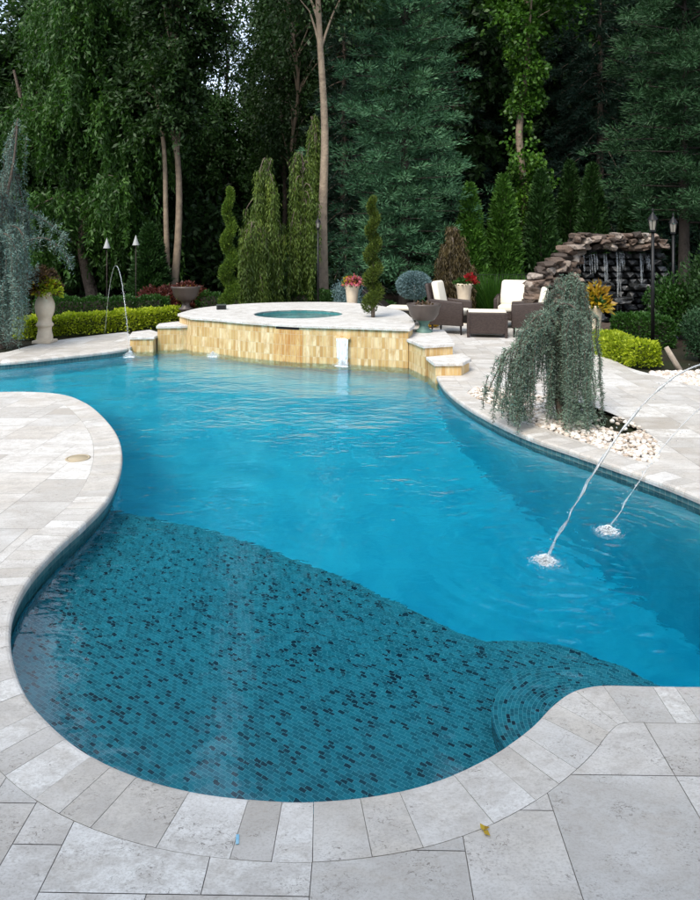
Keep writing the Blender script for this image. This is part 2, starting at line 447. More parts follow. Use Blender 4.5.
def tube_arrays(pts, rad, seg=8, V=None, Fc=None, cap=True):
    V = [] if V is None else V; Fc = [] if Fc is None else Fc
    n = len(pts); base = len(V); up = Vector((0, 0, 1)); prev = None
    for i, p in enumerate(pts):
        p = Vector(p); a = Vector(pts[max(i - 1, 0)]); b = Vector(pts[min(i + 1, n - 1)])
        t = (b - a).normalized() if (b - a).length > 1e-9 else Vector((0, 0, 1))
        if prev is None:
            x = t.cross(Vector((0, 1, 0)) if abs(t.y) < .9 else Vector((1, 0, 0))).normalized()
        else:
            x = prev - t * prev.dot(t)
            x = x.normalized() if x.length > 1e-6 else t.cross(Vector((0, 1, 0))).normalized()
        prev = x; y = t.cross(x); r = rad[i] if hasattr(rad, '__len__') else rad
        for k in range(seg):
            an = 2 * math.pi * k / seg; V.append(p + x * (r * math.cos(an)) + y * (r * math.sin(an)))
    for i in range(n - 1):
        for k in range(seg):
            k2 = (k + 1) % seg; Fc.append((base + i * seg + k, base + i * seg + k2, base + (i + 1) * seg + k2, base + (i + 1) * seg + k))
    if cap:
        Fc.append(tuple(base + k for k in reversed(range(seg)))); Fc.append(tuple(base + (n - 1) * seg + k for k in range(seg)))
    return V, Fc
def mk(name, V, Fc, mat, parent=None, smooth=True):
    me = bpy.data.meshes.new(name); me.from_pydata([tuple(v) for v in V], [], Fc); return link(name, me, mat, parent, smooth)
def tube(name, pts, rad, mat, parent=None, seg=8):
    V, Fc = tube_arrays(pts, rad, seg); return mk(name, V, Fc, mat, parent)

# leaf arrays: each leaf a four-cornered blade (base, side, tip, side), slightly folded
def unit(v): return v / np.maximum(np.linalg.norm(v, axis=-1, keepdims=True), 1e-9)
def leaves(C, D, L, W, flat=None):
    """C (n,3) bases, D (n,3) directions, L, W arrays or numbers -> (n,4,3)"""
    n = len(C); D = unit(D); r = rng.normal(size=(n, 3))
    if flat is not None: r = r * (1 - flat) + np.array([0, 0, 1.]) * flat
    S = unit(np.cross(D, r)); L = np.broadcast_to(np.asarray(L, float), (n,))[:, None]; W = np.broadcast_to(np.asarray(W, float), (n,))[:, None]
    m = C + D * L * .45; N = np.cross(S, D) * W * .25
    return np.stack([C, m + S * W * .5 + N, C + D * L, m - S * W * .5 + N], 1)

# ================================================================== POOL OUTLINE
edge_px = [(436, 375), (445, 388), (462, 402), (490, 418), (530, 436), (580, 453), (620, 467), (660, 481), (700, 497), (780, 535), (850, 590), (862, 640),
           (800, 678), (740, 684), (700, 685), (640, 684.5), (600, 684), (572, 690), (552, 704), (535, 722), (505, 745), (470, 765), (430, 781), (380, 793),
           (310, 799.5), (250, 797), (190, 789), (130, 772), (85, 750), (50, 722), (25, 692), (13, 660), (10, 632), (14, 608), (28, 580), (55, 549),
           (85, 522), (108, 498), (120, 472), (122, 452), (117, 434), (103, 416), (85, 402), (62, 394), (30, 391.5), (0, 391.5), (-80, 392), (-200, 393),
           (-285, 388), (-290, 374), (-200, 367), (0, 362), (60, 356.5), (126, 348.5), (132.5, 345.2)]
EDGE = smooth_path([G(x, y) for x, y in edge_px], .05)
BACK = [Vector(p) for p in ((-3.45, 12.25, 0), (-2.7, 12.4, 0), (-1.57, 11.7, 0), (-.79, 11.25, 0), (-.15, 11.15, 0), (.9, 10.8, 0), (1.3, 10.4, 0), (1.32, 9.6, 0))]
POOL = EDGE + BACK
# make sure that +offset is outward
area = sum(POOL[i].x * POOL[(i + 1) % len(POOL)].y - POOL[(i + 1) % len(POOL)].x * POOL[i].y for i in range(len(POOL)))
SGN = 1 if area > 0 else -1
CW = .225
COUT = offset_path(EDGE, SGN * CW)
HOLE = offset_path(EDGE, SGN * (CW + .0018))

# --- coping stones, one mesh (surface pattern of the coping)
def build_coping():
    prof = [(.0, -.052), (-.004, -.030), (-.002, -.014), (.006, -.004), (.018, .0), (CW, .0), (CW, -.04)]
    V, Fc, T = [], [], []
    i = 0; n = len(EDGE)
    L = [0]
    for k in range(1, n): L.append(L[-1] + (EDGE[k] - EDGE[k - 1]).length)
    def samp(s):
        s = min(max(s, 0), L[-1]); k = min(int(s / L[-1] * (n - 1)), n - 2)
        while k < n - 2 and L[k + 1] < s: k += 1
        while k > 0 and L[k] > s: k -= 1
        f = (s - L[k]) / (L[k + 1] - L[k]); p = EDGE[k].lerp(EDGE[k + 1], f); q = COUT[k].lerp(COUT[k + 1], f)
        return p, (q - p)
    s = 0; ci = 0
    while s < L[-1] - .02:
        w = random.choice([.09, .10, .11, .11, .12, .13, .15, .20]); e = min(s + w, L[-1]); tone = min(1, max(0, (.36 if ci % 2 else .66) + random.uniform(-.3, .3))); ci += 1
        m = max(2, int((e - s) / .03) + 1); base = len(V); g = .0009
        dz = random.uniform(-.0008, .0008)
        for a in range(m):
            p, o = samp(s + g + (e - s - 2 * g) * a / (m - 1)); on = o.normalized()
            for r, z in prof: V.append((p.x + on.x * r, p.y + on.y * r, z + dz))
            T += [tone] * len(prof)
        k = len(prof)
        for a in range(m - 1):
            for b in range(k - 1):
                Fc.append((base + a * k + b, base + (a + 1) * k + b, base + (a + 1) * k + b + 1, base + a * k + b + 1))
        Fc.append(tuple(base + b for b in range(k))); Fc.append(tuple(base + (m - 1) * k + b for b in reversed(range(k))))
        s = e
    me = bpy.data.meshes.new('pool_coping'); me.from_pydata(V, [], Fc)
    at_ = me.attributes.new('tone', 'FLOAT', 'POINT'); at_.data.foreach_set('value', np.array(T, np.float32))
    bm = bmesh.new(); bm.from_mesh(me); bmesh.ops.recalc_face_normals(bm, faces=bm.faces); bm.to_mesh(me); bm.free()
    o = link('pool_coping', me, TRAV); tag(o, kind='structure')
build_coping()

# --- deck outline and gravel island
ISL = smooth_path([G(*p) for p in ((468, 391), (500, 409), (535, 424.5), (575, 439), (620, 453.5), (650, 463), (658, 452), (654, 439), (640, 428), (615, 415), (588, 405), (560, 398), (520, 393), (490, 387))], .08, True)
DECK_OUT = [(-9, -4), (9, -4), (9, 8.2)] + [(p.x, p.y) for p in smooth_path([G(760, 392), G(700, 386), (G(655, 375)), G(630, 368), G(605, 354), G(590, 340), G(560, 326), G(500, 320), G(430, 318)], .15)] + \
    [(1.2, 16.6), (-.2, 16.6), (-2.2, 15.8), (-3.4, 14.2), (-3.9, 12.75)] + [(p.x, p.y) for p in smooth_path([G(126, 332), G(90, 336), G(50, 341.5), G(25, 347), G(0, 353), G(-60, 356), G(-200, 358)], .15)] + [(-9, 11.9)]
def build_paving():
    u = .15; x0, y0 = -9., -4.; nx, ny = 120, 142
    used = np.zeros((nx, ny), bool); rects = []
    sizes = [(3, 2), (3, 2), (2, 2), (2, 2), (2, 3), (2, 1), (3, 3), (1, 2)]
    for j in range(ny):
        for i in range(nx):
            if used[i, j]: continue
            opts = random.sample(sizes, len(sizes)); opts.sort(key=lambda s: -s[0] * s[1] * random.uniform(.3, 1.2))
            for a, b in opts + [(1, 1)]:
                if i + a <= nx and j + b <= ny and not used[i:i + a, j:j + b].any():
                    used[i:i + a, j:j + b] = True; rects.append((x0 + i * u, y0 + j * u, x0 + (i + a) * u, y0 + (j + b) * u)); break
    # centre shifted so that the joints by the near edge fall as photographed
    ox, oy = .006, .045; th = R(-1.0); g = .0013
    verts, faces = [], []
    for r in rects:
        b = len(verts)
        for x, y in ((r[0] + g, r[1] + g), (r[2] - g, r[1] + g), (r[2] - g, r[3] - g), (r[0] + g, r[3] - g)):
            verts.append(Vector((x * math.cos(th) - y * math.sin(th) + ox, x * math.sin(th) + y * math.cos(th) + oy)))
        faces.append((b, b + 1, b + 2, b + 3))
    edges = []
    hole = [Vector((p.x, p.y)) for p in HOLE] + [Vector((p.x, p.y)) for p in BACK]
    for poly in (hole, [Vector((p.x, p.y)) for p in ISL], [Vector(p) for p in DECK_OUT]):
        b = len(verts); verts += poly; edges += [(b + i, b + (i + 1) % len(poly)) for i in range(len(poly))]
    v, e, f, ov, oe, of = geometry.delaunay_2d_cdt(verts, edges, faces, 0, 1e-6)
    isl = [(p.x, p.y) for p in ISL]; hl = [(p.x, p.y) for p in hole]
    tone = np.random.default_rng(3).random(len(faces))
    Q, T = [], []
    for t, o in zip(f, of):
        if not o: continue
        cx = sum(v[i][0] for i in t) / 3; cy = sum(v[i][1] for i in t) / 3
        if cy > 16.5 or not inside(cx, cy, DECK_OUT) or inside(cx, cy, hl) or inside(cx, cy, isl): continue
        a, b, c = (v[i] for i in t)
        if (b[0] - a[0]) * (c[1] - a[1]) - (c[0] - a[0]) * (b[1] - a[1]) < 0: b, c = c, b
        Q.append([(p[0], p[1], 0) for p in (a, b, c)]); T.append(tone[o[0]])
    o = quads('travertine_paving', np.array(Q), T, TRAV, nv=3); tag(o, kind='structure')
    s = sheet('paving_joints', DECK_OUT, [hl, isl], -.005, GROUT); tag(s, kind='structure')
build_paving()
GH = [(p.x, p.y) for p in offset_path(EDGE, SGN * .1)] + [(p.x, p.y) for p in BACK]
g = sheet('ground', [(-400, -200), (400, -200), (400, 600), (-400, 600)], [GH], -.045, MULCH); tag(g, kind='structure')

# --- basin, ledge and water
inner = [Vector((p.x, p.y, 0)) for p in offset_path(EDGE, SGN * .022)] + BACK
w = wall_strip('pool_walls', inner, -2.6, -.03, PLASTER, closed=True); tag(w, kind='structure')
fl = sheet('pool_floor', [(p.x, p.y) for p in offset_path(inner, SGN * .05, True)], [], -1.45, PLASTER); tag(fl, kind='structure')
for v in fl.data.vertices: v.co.z = min(-1.0, max(-2.5, -1.55 - .22 * v.co.x + .12 * (v.co.y - 6)))
LZ = -.38
arc = [U(x, y, LZ) for x, y in ((60, 505), (90, 508), (118, 512), (160, 519), (205, 529), (255, 544), (300, 561), (345, 579), (385, 597), (425, 617), (455, 631), (485, 640), (520, 642), (550, 644), (590, 655), (625, 668), (655, 684), (700, 700))]
arc = smooth_path(arc, .06)
ledge_poly = [(p.x, p.y) for p in arc] + [(2.3, 2.2), (2.3, 1.6), (-2.4, 1.6), (-2.6, 3.6)]
def ledge():
    top = sheet('tanning_ledge', ledge_poly, [], LZ, MOSAIC)
    uv = top.data.uv_layers[0]; th = R(33)
    for l in top.data.loops:
        c = top.data.vertices[l.vertex_index].co; uv.data[l.index].uv = (c.x * math.cos(th) - c.y * math.sin(th) + 50, c.x * math.sin(th) + c.y * math.cos(th) + 50)
    tag(top, kind='structure')
    s = wall_strip('ledge_riser', arc, -2.6, LZ, PLASTER); tag(s, kind='structure')
    # mosaic upstand where the ledge meets the pool wall, and the low curved step by the near corner
    near = [p for p in inner[:len(EDGE)] if inside(p.x, p.y, ledge_poly)]
    ww = wall_strip('ledge_upstand', [p + (Vector((0, 0, 0))) for p in offset_path(near, -SGN * .006)], LZ, -.22, MOSAIC); tag(ww, kind='structure')
    c = U(590, 722, -.25); n = 40; V, Fc, UV = [], [], []
    rs = [0.0001, .1, .2, .3, .4]
    for r in rs:
        for k in range(n + 1):
            a = math.pi * 2 * k / n; V.append((c.x + r * math.cos(a), c.y + r * math.sin(a), -.27))
    for k in range(n + 1):
        a = math.pi * 2 * k / n; V.append((c.x + .4 * math.cos(a), c.y + .4 * math.sin(a), LZ))
    nr = len(rs)
    for i in range(nr):
        for k in range(n):
            Fc.append((i * (n + 1) + k, (i + 1) * (n + 1) + k, (i + 1) * (n + 1) + k + 1, i * (n + 1) + k + 1))
            ra = rs[i]; rb = rs[i + 1] if i < nr - 1 else .51
            UV += [(.4 * 2 * math.pi * k / n, ra), (.4 * 2 * math.pi * k / n, rb), (.4 * 2 * math.pi * (k + 1) / n, rb), (.4 * 2 * math.pi * (k + 1) / n, ra)]
    me = bpy.data.meshes.new('round_step'); me.from_pydata(V, [], Fc); ul = me.uv_layers.new(name='UVMap')
    for k, q in enumerate(UV): ul.data[k].uv = q
    tag(link('round_pool_step', me, MOSAIC), kind='structure')
ledge()
wp = [(p.x, p.y) for p in offset_path(inner, SGN * .06, True)]
wo = prism('pool_water', wp, -2.8, WZ, WATER); tag(wo, kind='structure')

# ================================================================== SPA
SZ = .50
spa = empty('raised_spa', (0, 0, 0), 0, 'raised round spa with gold tiled wall and pale stone top beyond the pool', 'hot tub')
fr = smooth_path([G(x, y, WZ) for x, y in ((193, 351.5), (215, 353.5), (254, 358.5), (300, 362.5), (345, 364.5), (385, 366.5), (408, 368))], .1)
fr = [Vector((p.x, p.y, 0)) for p in fr]
lft = Vector((-3.1, 12.55, 0)); 
back = [Vector(p) for p in ((1.0, 11.0, 0), (1.02, 12.0, 0), (.92, 13.2, 0), (.5, 14.2, 0), (-.1, 14.8, 0), (-.9, 14.95, 0), (-2.1, 14.6, 0), (-2.9, 13.7, 0))]
body = [lft] + fr + smooth_path([fr[-1]] + back + [lft], .2)[1:-1]
sc_c = Vector(((298.5 - CX) * 12.55 / F, 12.55, 0)); SR = .80
ring = [Vector((sc_c.x + SR * math.cos(2 * math.pi * k / 48), sc_c.y + SR * math.sin(2 * math.pi * k / 48), 0)) for k in range(48)]
wall_strip('tiled_wall', [p for p in body], -.5, SZ - .045, WALLTILE, spa, closed=True)
barea = sum(body[i].x * body[(i + 1) % len(body)].y - body[(i + 1) % len(body)].x * body[i].y for i in range(len(body)))
cop = offset_path(body, (1 if barea > 0 else -1) * .035, True)
def slab(name, outer, hole, z0, z1, mat, parent):
    bm = bmesh.new(); o = sheet('tmp', [(p.x, p.y) for p in outer], [[(p.x, p.y) for p in hole]] if hole else [], z1, None)
    bm.from_mesh(o.data); me = o.data; bpy.data.objects.remove(o); bpy.data.meshes.remove(me)
    r = bmesh.ops.extrude_face_region(bm, geom=list(bm.faces))
    for v in r['geom']:
        if isinstance(v, bmesh.types.BMVert): v.co.z = z0
    bmesh.ops.recalc_face_normals(bm, faces=bm.faces)
    es = [e for e in bm.edges if all(abs(v.co.z - z1) < 1e-5 for v in e.verts) and e.calc_face_angle(0) > .5]
    bmesh.ops.bevel(bm, geom=es, offset=.012, segments=2, affect='EDGES', profile=.5)
    ob = from_bm(name, bm, mat, parent)
    a = ob.data.attributes.new('tone', 'FLOAT', 'POINT'); a.data.foreach_set('value', np.full(len(ob.data.vertices), .93, np.float32)); return ob
slab('stone_top', cop, ring, SZ - .045, SZ, TRAV, spa)
SPAT = simple('spa_blue_tile', (.03, .20, .22), (.06, .30, .30), 12, .3)
wall_strip('spa_basin', ring, -.4, SZ - .02, SPAT, spa, closed=True)
sheet('spa_floor', [(p.x, p.y) for p in ring], [], -.3, SPAT, spa)
rw = [Vector((sc_c.x + (SR + .02) * math.cos(2 * math.pi * k / 48), sc_c.y + (SR + .02) * math.sin(2 * math.pi * k / 48), 0)) for k in range(48)]
prism('spa_water', [(p.x, p.y) for p in rw], -.35, SZ - .06, SPAWATER, spa)
# the orange panel below the slot spillway
def along(pxa, pxb):
    pts = []
    for k in range(6):
        px = pxa + (pxb - pxa) * k / 5
        best = min(((fr[i], fr[i + 1]) for i in range(len(fr) - 1)), key=lambda s: abs((s[0].x / s[0].y * F + CX + s[1].x / s[1].y * F + CX) / 2 - px))
        a, b = best; pa = a.x / a.y * F + CX; pb = b.x / b.y * F + CX; pts.append(a.lerp(b, (px - pa) / (pb - pa)))
    return pts
def panel(name, pxa, pxb, z0, z1, proud, mat, back=.02):
    p = along(pxa, pxb); f_ = [Vector((q.x * (1 - proud / q.y), q.y - proud, 0)) for q in p]; b_ = [Vector((q.x, q.y + back, 0)) for q in p]
    return prism(name, [(q.x, q.y) for q in f_ + b_[::-1]], z0, z1, mat, spa)
panel('spillway_panel', 274, 303, -.4, SZ - .09, .004, WALLORANGE)
panel('spillway_slot', 276, 299, SZ - .085, SZ - .05, .010, IRON)
panel('spillway_lip', 335, 350, SZ - .20, SZ - .175, .06, WALLTILE)
# steps on both sides
def step(poly, z, nm='step'):
    P = [Vector((*p[:2], 0)) for p in poly]
    ar = sum(P[i].x * P[(i + 1) % len(P)].y - P[(i + 1) % len(P)].x * P[i].y for i in range(len(P)))
    st = wall_strip('step', P, -.5, z - .045, WALLTILE, spa, closed=True)
    slab('tread', offset_path(P, (1 if ar > 0 else -1) * .03, True), None, z - .045, z, TRAV, st)
step([(-3.38, 12.12), (-2.98, 12.17), (-2.7, 12.3), (-2.75, 12.75), (-3.2, 12.75), (-3.42, 12.45)], .33)
step([(-3.80, 11.93), (-3.41, 11.96), (-3.40, 12.4), (-3.75, 12.9), (-3.95, 12.6)], .16)
sa = [(.86, 10.50), (1.06, 9.78), (1.48, 9.95), (1.52, 10.6), (1.54, 11.5), (1.0, 11.6)]
step(sa, .34)
step([(1.10, 9.74), (1.15, 9.27), (1.50, 9.30), (1.66, 9.62), (1.62, 10.1), (1.49, 9.93)], .18)

# ================================================================== PLANTS
G_WILLOW = leafmat('willow_leaf', (.012, .040, .007), (.046, .122, .017), .35, .5, (.09, .19, .03))
G_DARK = leafmat('dark_leaf', (.011, .032, .008), (.038, .092, .018), .3)
G_MID = leafmat('mid_leaf', (.014, .045, .011), (.045, .115, .022), .35)
G_IVY = leafmat('ivy_leaf', (.016, .055, .007), (.065, .17, .016), .3, .45, (.14, .27, .03))
G_PINE = leafmat('blue_green_needle', (.009, .036, .016), (.046, .135, .062), .15, .6, (.13, .28, .14))
G_PINE2 = leafmat('deep_pine_needle', (.009, .034, .012), (.035, .10, .034), .1, .6)
G_SPRUCE = leafmat('dark_spruce_needle', (.008, .026, .016), (.026, .070, .040), .1, .6)
G_ARBOR = leafmat('arborvitae_spray', (.018, .055, .007), (.068, .175, .02), .25, .6, (.13, .25, .03))
G_ARBD = leafmat('arborvitae_painted_shade', (.010, .034, .007), (.034, .095, .016), .2, .6)  # darker copy of the arborvitae greens, shade put into the leaf colour
G_CYP = leafmat('cypress_spray', (.025, .055, .007), (.10, .16, .02), .25, .6, (.22, .28, .04))
G_SPIR = leafmat('golden_green_topiary', (.03, .065, .008), (.10, .18, .018), .25, .6, (.17, .24, .025))
G_SPID = leafmat('olive_topiary', (.03, .055, .008), (.095, .14, .018), .25, .6, (.15, .19, .025))
G_BLUE = leafmat('blue_cedar_needle', (.07, .118, .09), (.18, .265, .20), .1, .6, (.34, .44, .33))
G_BLUEL = leafmat('pale_blue_cedar_needle', (.06, .115, .10), (.16, .245, .21), .1, .6, (.27, .36, .31))
G_BSP = leafmat('silver_blue_needle', (.07, .13, .14), (.19, .29, .31), .1, .6)
G_YEL = leafmat('yellow_green_leaf', (.13, .20, .008), (.42, .50, .025), .35, .5, (.62, .66, .05))
G_BOX = leafmat('boxwood_leaf', (.012, .045, .008), (.045, .13, .015), .3, .5)
G_RED = leafmat('red_maple_leaf', (.035, .010, .009), (.11, .025, .018), .3, .5, (.16, .05, .03))
G_BROWN = leafmat('bronze_weeping_leaf', (.04, .03, .012), (.11, .08, .025), .2, .6)
G_GRASS = leafmat('grass_blade', (.02, .07, .01), (.07, .19, .02), .4, .5)
G_CROT = leafmat('yellow_croton_leaf', (.20, .08, .01), (.50, .34, .02), .3, .4, (.65, .50, .04))
G_FLR = leafmat('red_petal', (.25, .01, .01), (.50, .03, .04), .3, .5)
G_FLP = leafmat('pink_petal', (.40, .06, .10), (.60, .20, .25), .3, .5)
G_FLY = leafmat('yellow_petal', (.50, .28, .01), (.75, .50, .03), .3, .5)
G_DRY = leafmat('dry_bronze_leaf', (.06, .035, .02), (.17, .11, .06), .3, .6)

def nrm3(n, s=1.): return rng.normal(size=(n, 3)) * s
def sphere_pts(n, rad=1., shell=.6):
    d = unit(nrm3(n)); return d * (rad * (shell + (1 - shell) * rng.random((n, 1))) )
def branches_mesh(name, segs, mat, parent, seg=5):
    V, Fc = [], []
    for pts, rad in segs: tube_arrays(pts, rad, seg, V, Fc, cap=False)
    return mk(name, V, Fc, mat, parent)
def trunk_pts(h, lean=(0, 0), wob=.15, n=9, seed=0):
    r = random.Random(seed); out = []
    for i in range(n):
        t = i / (n - 1); out.append(Vector((lean[0] * t + r.uniform(-wob, wob) * (0 < i), lean[1] * t + r.uniform(-wob, wob) * (0 < i), h * t)))
    return out
def taper(n, r0, r1): return [r0 + (r1 - r0) * (i / (n - 1)) ** .8 for i in range(n)]

def leafy_tree(name, base, H, z0, rad, mat, label, cat='tree', group=None, nclump=110, per=330, cr=.75, L=.17, W=.075, droop=.3, bark=BARK, tr=.18, lean=(0, 0), seed=1, prof=None, extra_trunks=()):
    rs = random.Random(seed)
    root = empty(name, base, 0, label, cat, group)
    tp = smooth_path(trunk_pts(H * .93, lean, .22, 7, seed), H / 22); segs = [(tp, taper(len(tp), tr, .03))]
    for ep, er in extra_trunks:
        q = smooth_path([Vector(e) for e in ep], .5); segs.append((q, taper(len(q), er, er * .55)))
    prof = prof or (lambda t: math.sin(math.pi * min(1, .12 + .88 * t)) ** .55)
    CC = []
    for i in range(nclump):
        t = (i + rs.random()) / nclump; z = z0 + (H - z0) * t
        R_ = rad * prof(t); a = rs.random() * 2 * math.pi; q = R_ * (rs.random() ** .45)
        ax = tp[min(int(z / H / .93 * (len(tp) - 1)), len(tp) - 1)]
        CC.append((ax.x + q * math.cos(a), ax.y + q * math.sin(a), z, ax))
    P, D, T = [], [], []
    for cx, cy, z, ax in CC:
        c = np.array([cx, cy, z]); k = int(per * rs.uniform(.6, 1.3)); r_ = cr * rs.uniform(.6, 1.3)
        # a clump is a handful of drooping twigs with leaves, not a ball
        nt_ = 9; tw = []
        for _ in range(nt_):
            d = unit(np.array([[cx - ax.x, cy - ax.y, .2]]) + nrm3(1, .8) * max(.5, rad * .4))[0]
            o = c + nrm3(1, r_ * .35)[0]; s = rng.random((k // nt_, 1))
            pts = o + d * s * r_ * 1.3 + np.array([0, 0, -1]) * (s ** 2) * r_ * droop * 2
            P.append(pts + nrm3(len(pts), r_ * .13)); D.append(d * .6 + np.array([0, 0, -droop]) + nrm3(len(pts), .5))
        T.append(np.full((k // nt_) * nt_, rs.random() * .6))
        if rs.random() < .5:
            zb = max(z0 * .8, z - rs.uniform(.4, 1.6)); b = tp[min(int(zb / H / .93 * (len(tp) - 1)), len(tp) - 1)]
            q = [b, b.lerp(Vector((cx, cy, z)), .5) + Vector((0, 0, rs.uniform(.0, .4))), Vector((cx, cy, z))]
            q = smooth_path(q, .5); segs.append((q, taper(len(q), .05, .012)))
    P = np.concatenate(P); D = np.concatenate(D); T = np.concatenate(T)
    T = np.clip(T + rng.random(len(T)) * .4, 0, 1)
    branches_mesh('trunk', segs, bark, root, 7)
    s = rng.uniform(.7, 1.3, len(P))
    quads('crown', leaves(P, D, L * s, W * s), T, mat, root)
    return root

def willow(name, base, H, z0, rad, mat, label, nst=620, seed=2, L=.15, W=.045, bark=BARK, cat='tree', tones=(0, 1)):
    rs = random.Random(seed); root = empty(name, base, 0, label, cat)
    tp = smooth_path(trunk_pts(H * .9, (0, 0), .3, 6, seed), .8); segs = [(tp, taper(len(tp), .22, .05))]
    P, D, T = [], [], []
    limbs = []
    for i in range(34):
        t = rs.random(); zb = z0 * .6 + (H * .85 - z0 * .6) * t; b = tp[min(int(zb / (H * .9) * (len(tp) - 1)), len(tp) - 1)]
        a = rs.random() * 2 * math.pi; r_ = rad * (1 - .45 * t) * rs.uniform(.55, 1.0)
        e = b + Vector((math.cos(a) * r_, math.sin(a) * r_, rs.uniform(.6, 2.0)))
        q = smooth_path([b, b.lerp(e, .5) + Vector((0, 0, .6)), e, e + Vector((math.cos(a), math.sin(a), -.6)) * .4], .35); limbs.append(q)
        segs.append((q, taper(len(q), .07, .01)))
    for i in range(nst):
        q = rs.choice(limbs); o = np.array(q[rs.randrange(len(q) // 3, len(q))]); o = o + nrm3(1, .22)[0]
        ln = rs.uniform(.5, 2.0); k = int(ln / .055); s = np.linspace(0, 1, k)[:, None]
        d = nrm3(1, .5)[0]; d[2] = 0
        pts = o + d * np.sqrt(s) * ln * .55 + np.array([0, 0, -1]) * ln * s ** 1.15
        tt = rs.random() * .55
        for rep in range(3):
            pp = pts + nrm3(k, .05); P.append(pp); D.append(np.array([0, 0, -.75]) + nrm3(k, .45)); T.append(np.full(k, tt))
    P = np.concatenate(P); D = np.concatenate(D); T = np.clip(np.concatenate(T) + rng.random(len(P)) * .45, 0, 1)
    keep = P[:, 2] > .4
    P, D, T = P[keep], D[keep], T[keep]
    branches_mesh('trunk', segs, bark, root, 6)
    s = rng.uniform(.7, 1.35, len(P)); quads('crown', leaves(P, D, L * s, W * s), T, mat, root)
    return root

def conifer(name, base, H, z0, rad, mat, label, group=None, nb=120, tuft=7, L=.2, W=.02, droop=.25, bark=BARK, tr=.2, seed=3, pw=.75, cat='tree', dens=26, pads=0, lean=(0, 0)):
    rs = random.Random(seed); root = empty(name, base, 0, label, cat, group)
    tp = smooth_path([Vector((0, 0, 0)), Vector((lean[0] * .5, lean[1] * .5, H * .5)), Vector((lean[0], lean[1], H))], H / 16)
    segs = [(tp, taper(len(tp), tr, .015))]
    P, D, T = [], [], []
    for i in range(nb):
        t = ((i + rs.random()) / nb); z = z0 + (H - z0) * t; a = i * 2.399 + rs.uniform(-.3, .3)
        r_ = rad * (1 - t) ** pw * rs.uniform(.65, 1.15) + .12
        b = tp[min(int(z / H * (len(tp) - 1)), len(tp) - 1)]
        d = Vector((math.cos(a), math.sin(a), 0)); m = 6; pts = []
        for k in range(m + 1):
            s = k / m; pts.append(Vector((b.x, b.y, z)) + d * r_ * s + Vector((0, 0, -droop * r_ * s * s * 1.5 + droop * .9 * r_ * max(0, s - .6))))
        segs.append((pts, taper(m + 1, .035, .006)))
        if pads:
            for _ in range(max(2, int(pads * (r_ + .4)))):
                x = rs.uniform(.12, 1.03); q0 = pts[min(int(x * m), m - 1)].lerp(pts[min(int(x * m), m - 1) + 1], min(1, x * m - int(x * m)))
                pc = np.array(q0) + nrm3(1)[0] * np.array([.24, .24, .16]) * (r_ * .5 + .3); k_ = int(tuft * rs.uniform(.6, 1.3)); pr_ = rs.uniform(.22, .42)
                dd = unit(nrm3(k_)); dd[:, 2] = dd[:, 2] * .6 + .25; P.append(pc + dd * np.array([pr_, pr_, pr_ * .62]) * rng.random((k_, 1)) ** .5); D.append(dd + np.array(d) * .5); T.append(np.full(k_, rs.random() * .9))
            continue
        side = np.array([-d.y, d.x, 0]); ctone = rs.random() * .55
        nt_ = max(4, int(dens * r_)); s = rng.random(nt_) ** .6
        c = np.array([pts[min(int(x * m), m - 1)].lerp(pts[min(int(x * m), m - 1) + 1], x * m - int(x * m)) for x in s])
        wd = r_ * .32 * (1.15 - s)[:, None] + .05
        off = rng.uniform(-1, 1, (nt_, 1)) * wd * side
        c = c + off + nrm3(nt_, .04) + np.array([0, 0, -1]) * np.abs(off).sum(1, keepdims=True) * .25
        cd = np.array(d)[None] + off * 1.6 + np.array([0, 0, .15])
        for q in range(tuft):
            P.append(c + nrm3(nt_, .045)); D.append(unit(cd) * .8 + nrm3(nt_, .55)); T.append(np.full(nt_, ctone))
    P = np.concatenate(P); D = np.concatenate(D); T = np.clip(np.concatenate(T) + rng.random(len(P)) * .45, 0, 1)
    branches_mesh('trunk', segs, bark, root, 6)
    s = rng.uniform(.7, 1.3, len(P)); quads('crown', leaves(P, D, L * s, W * s), T, mat, root)
    return root

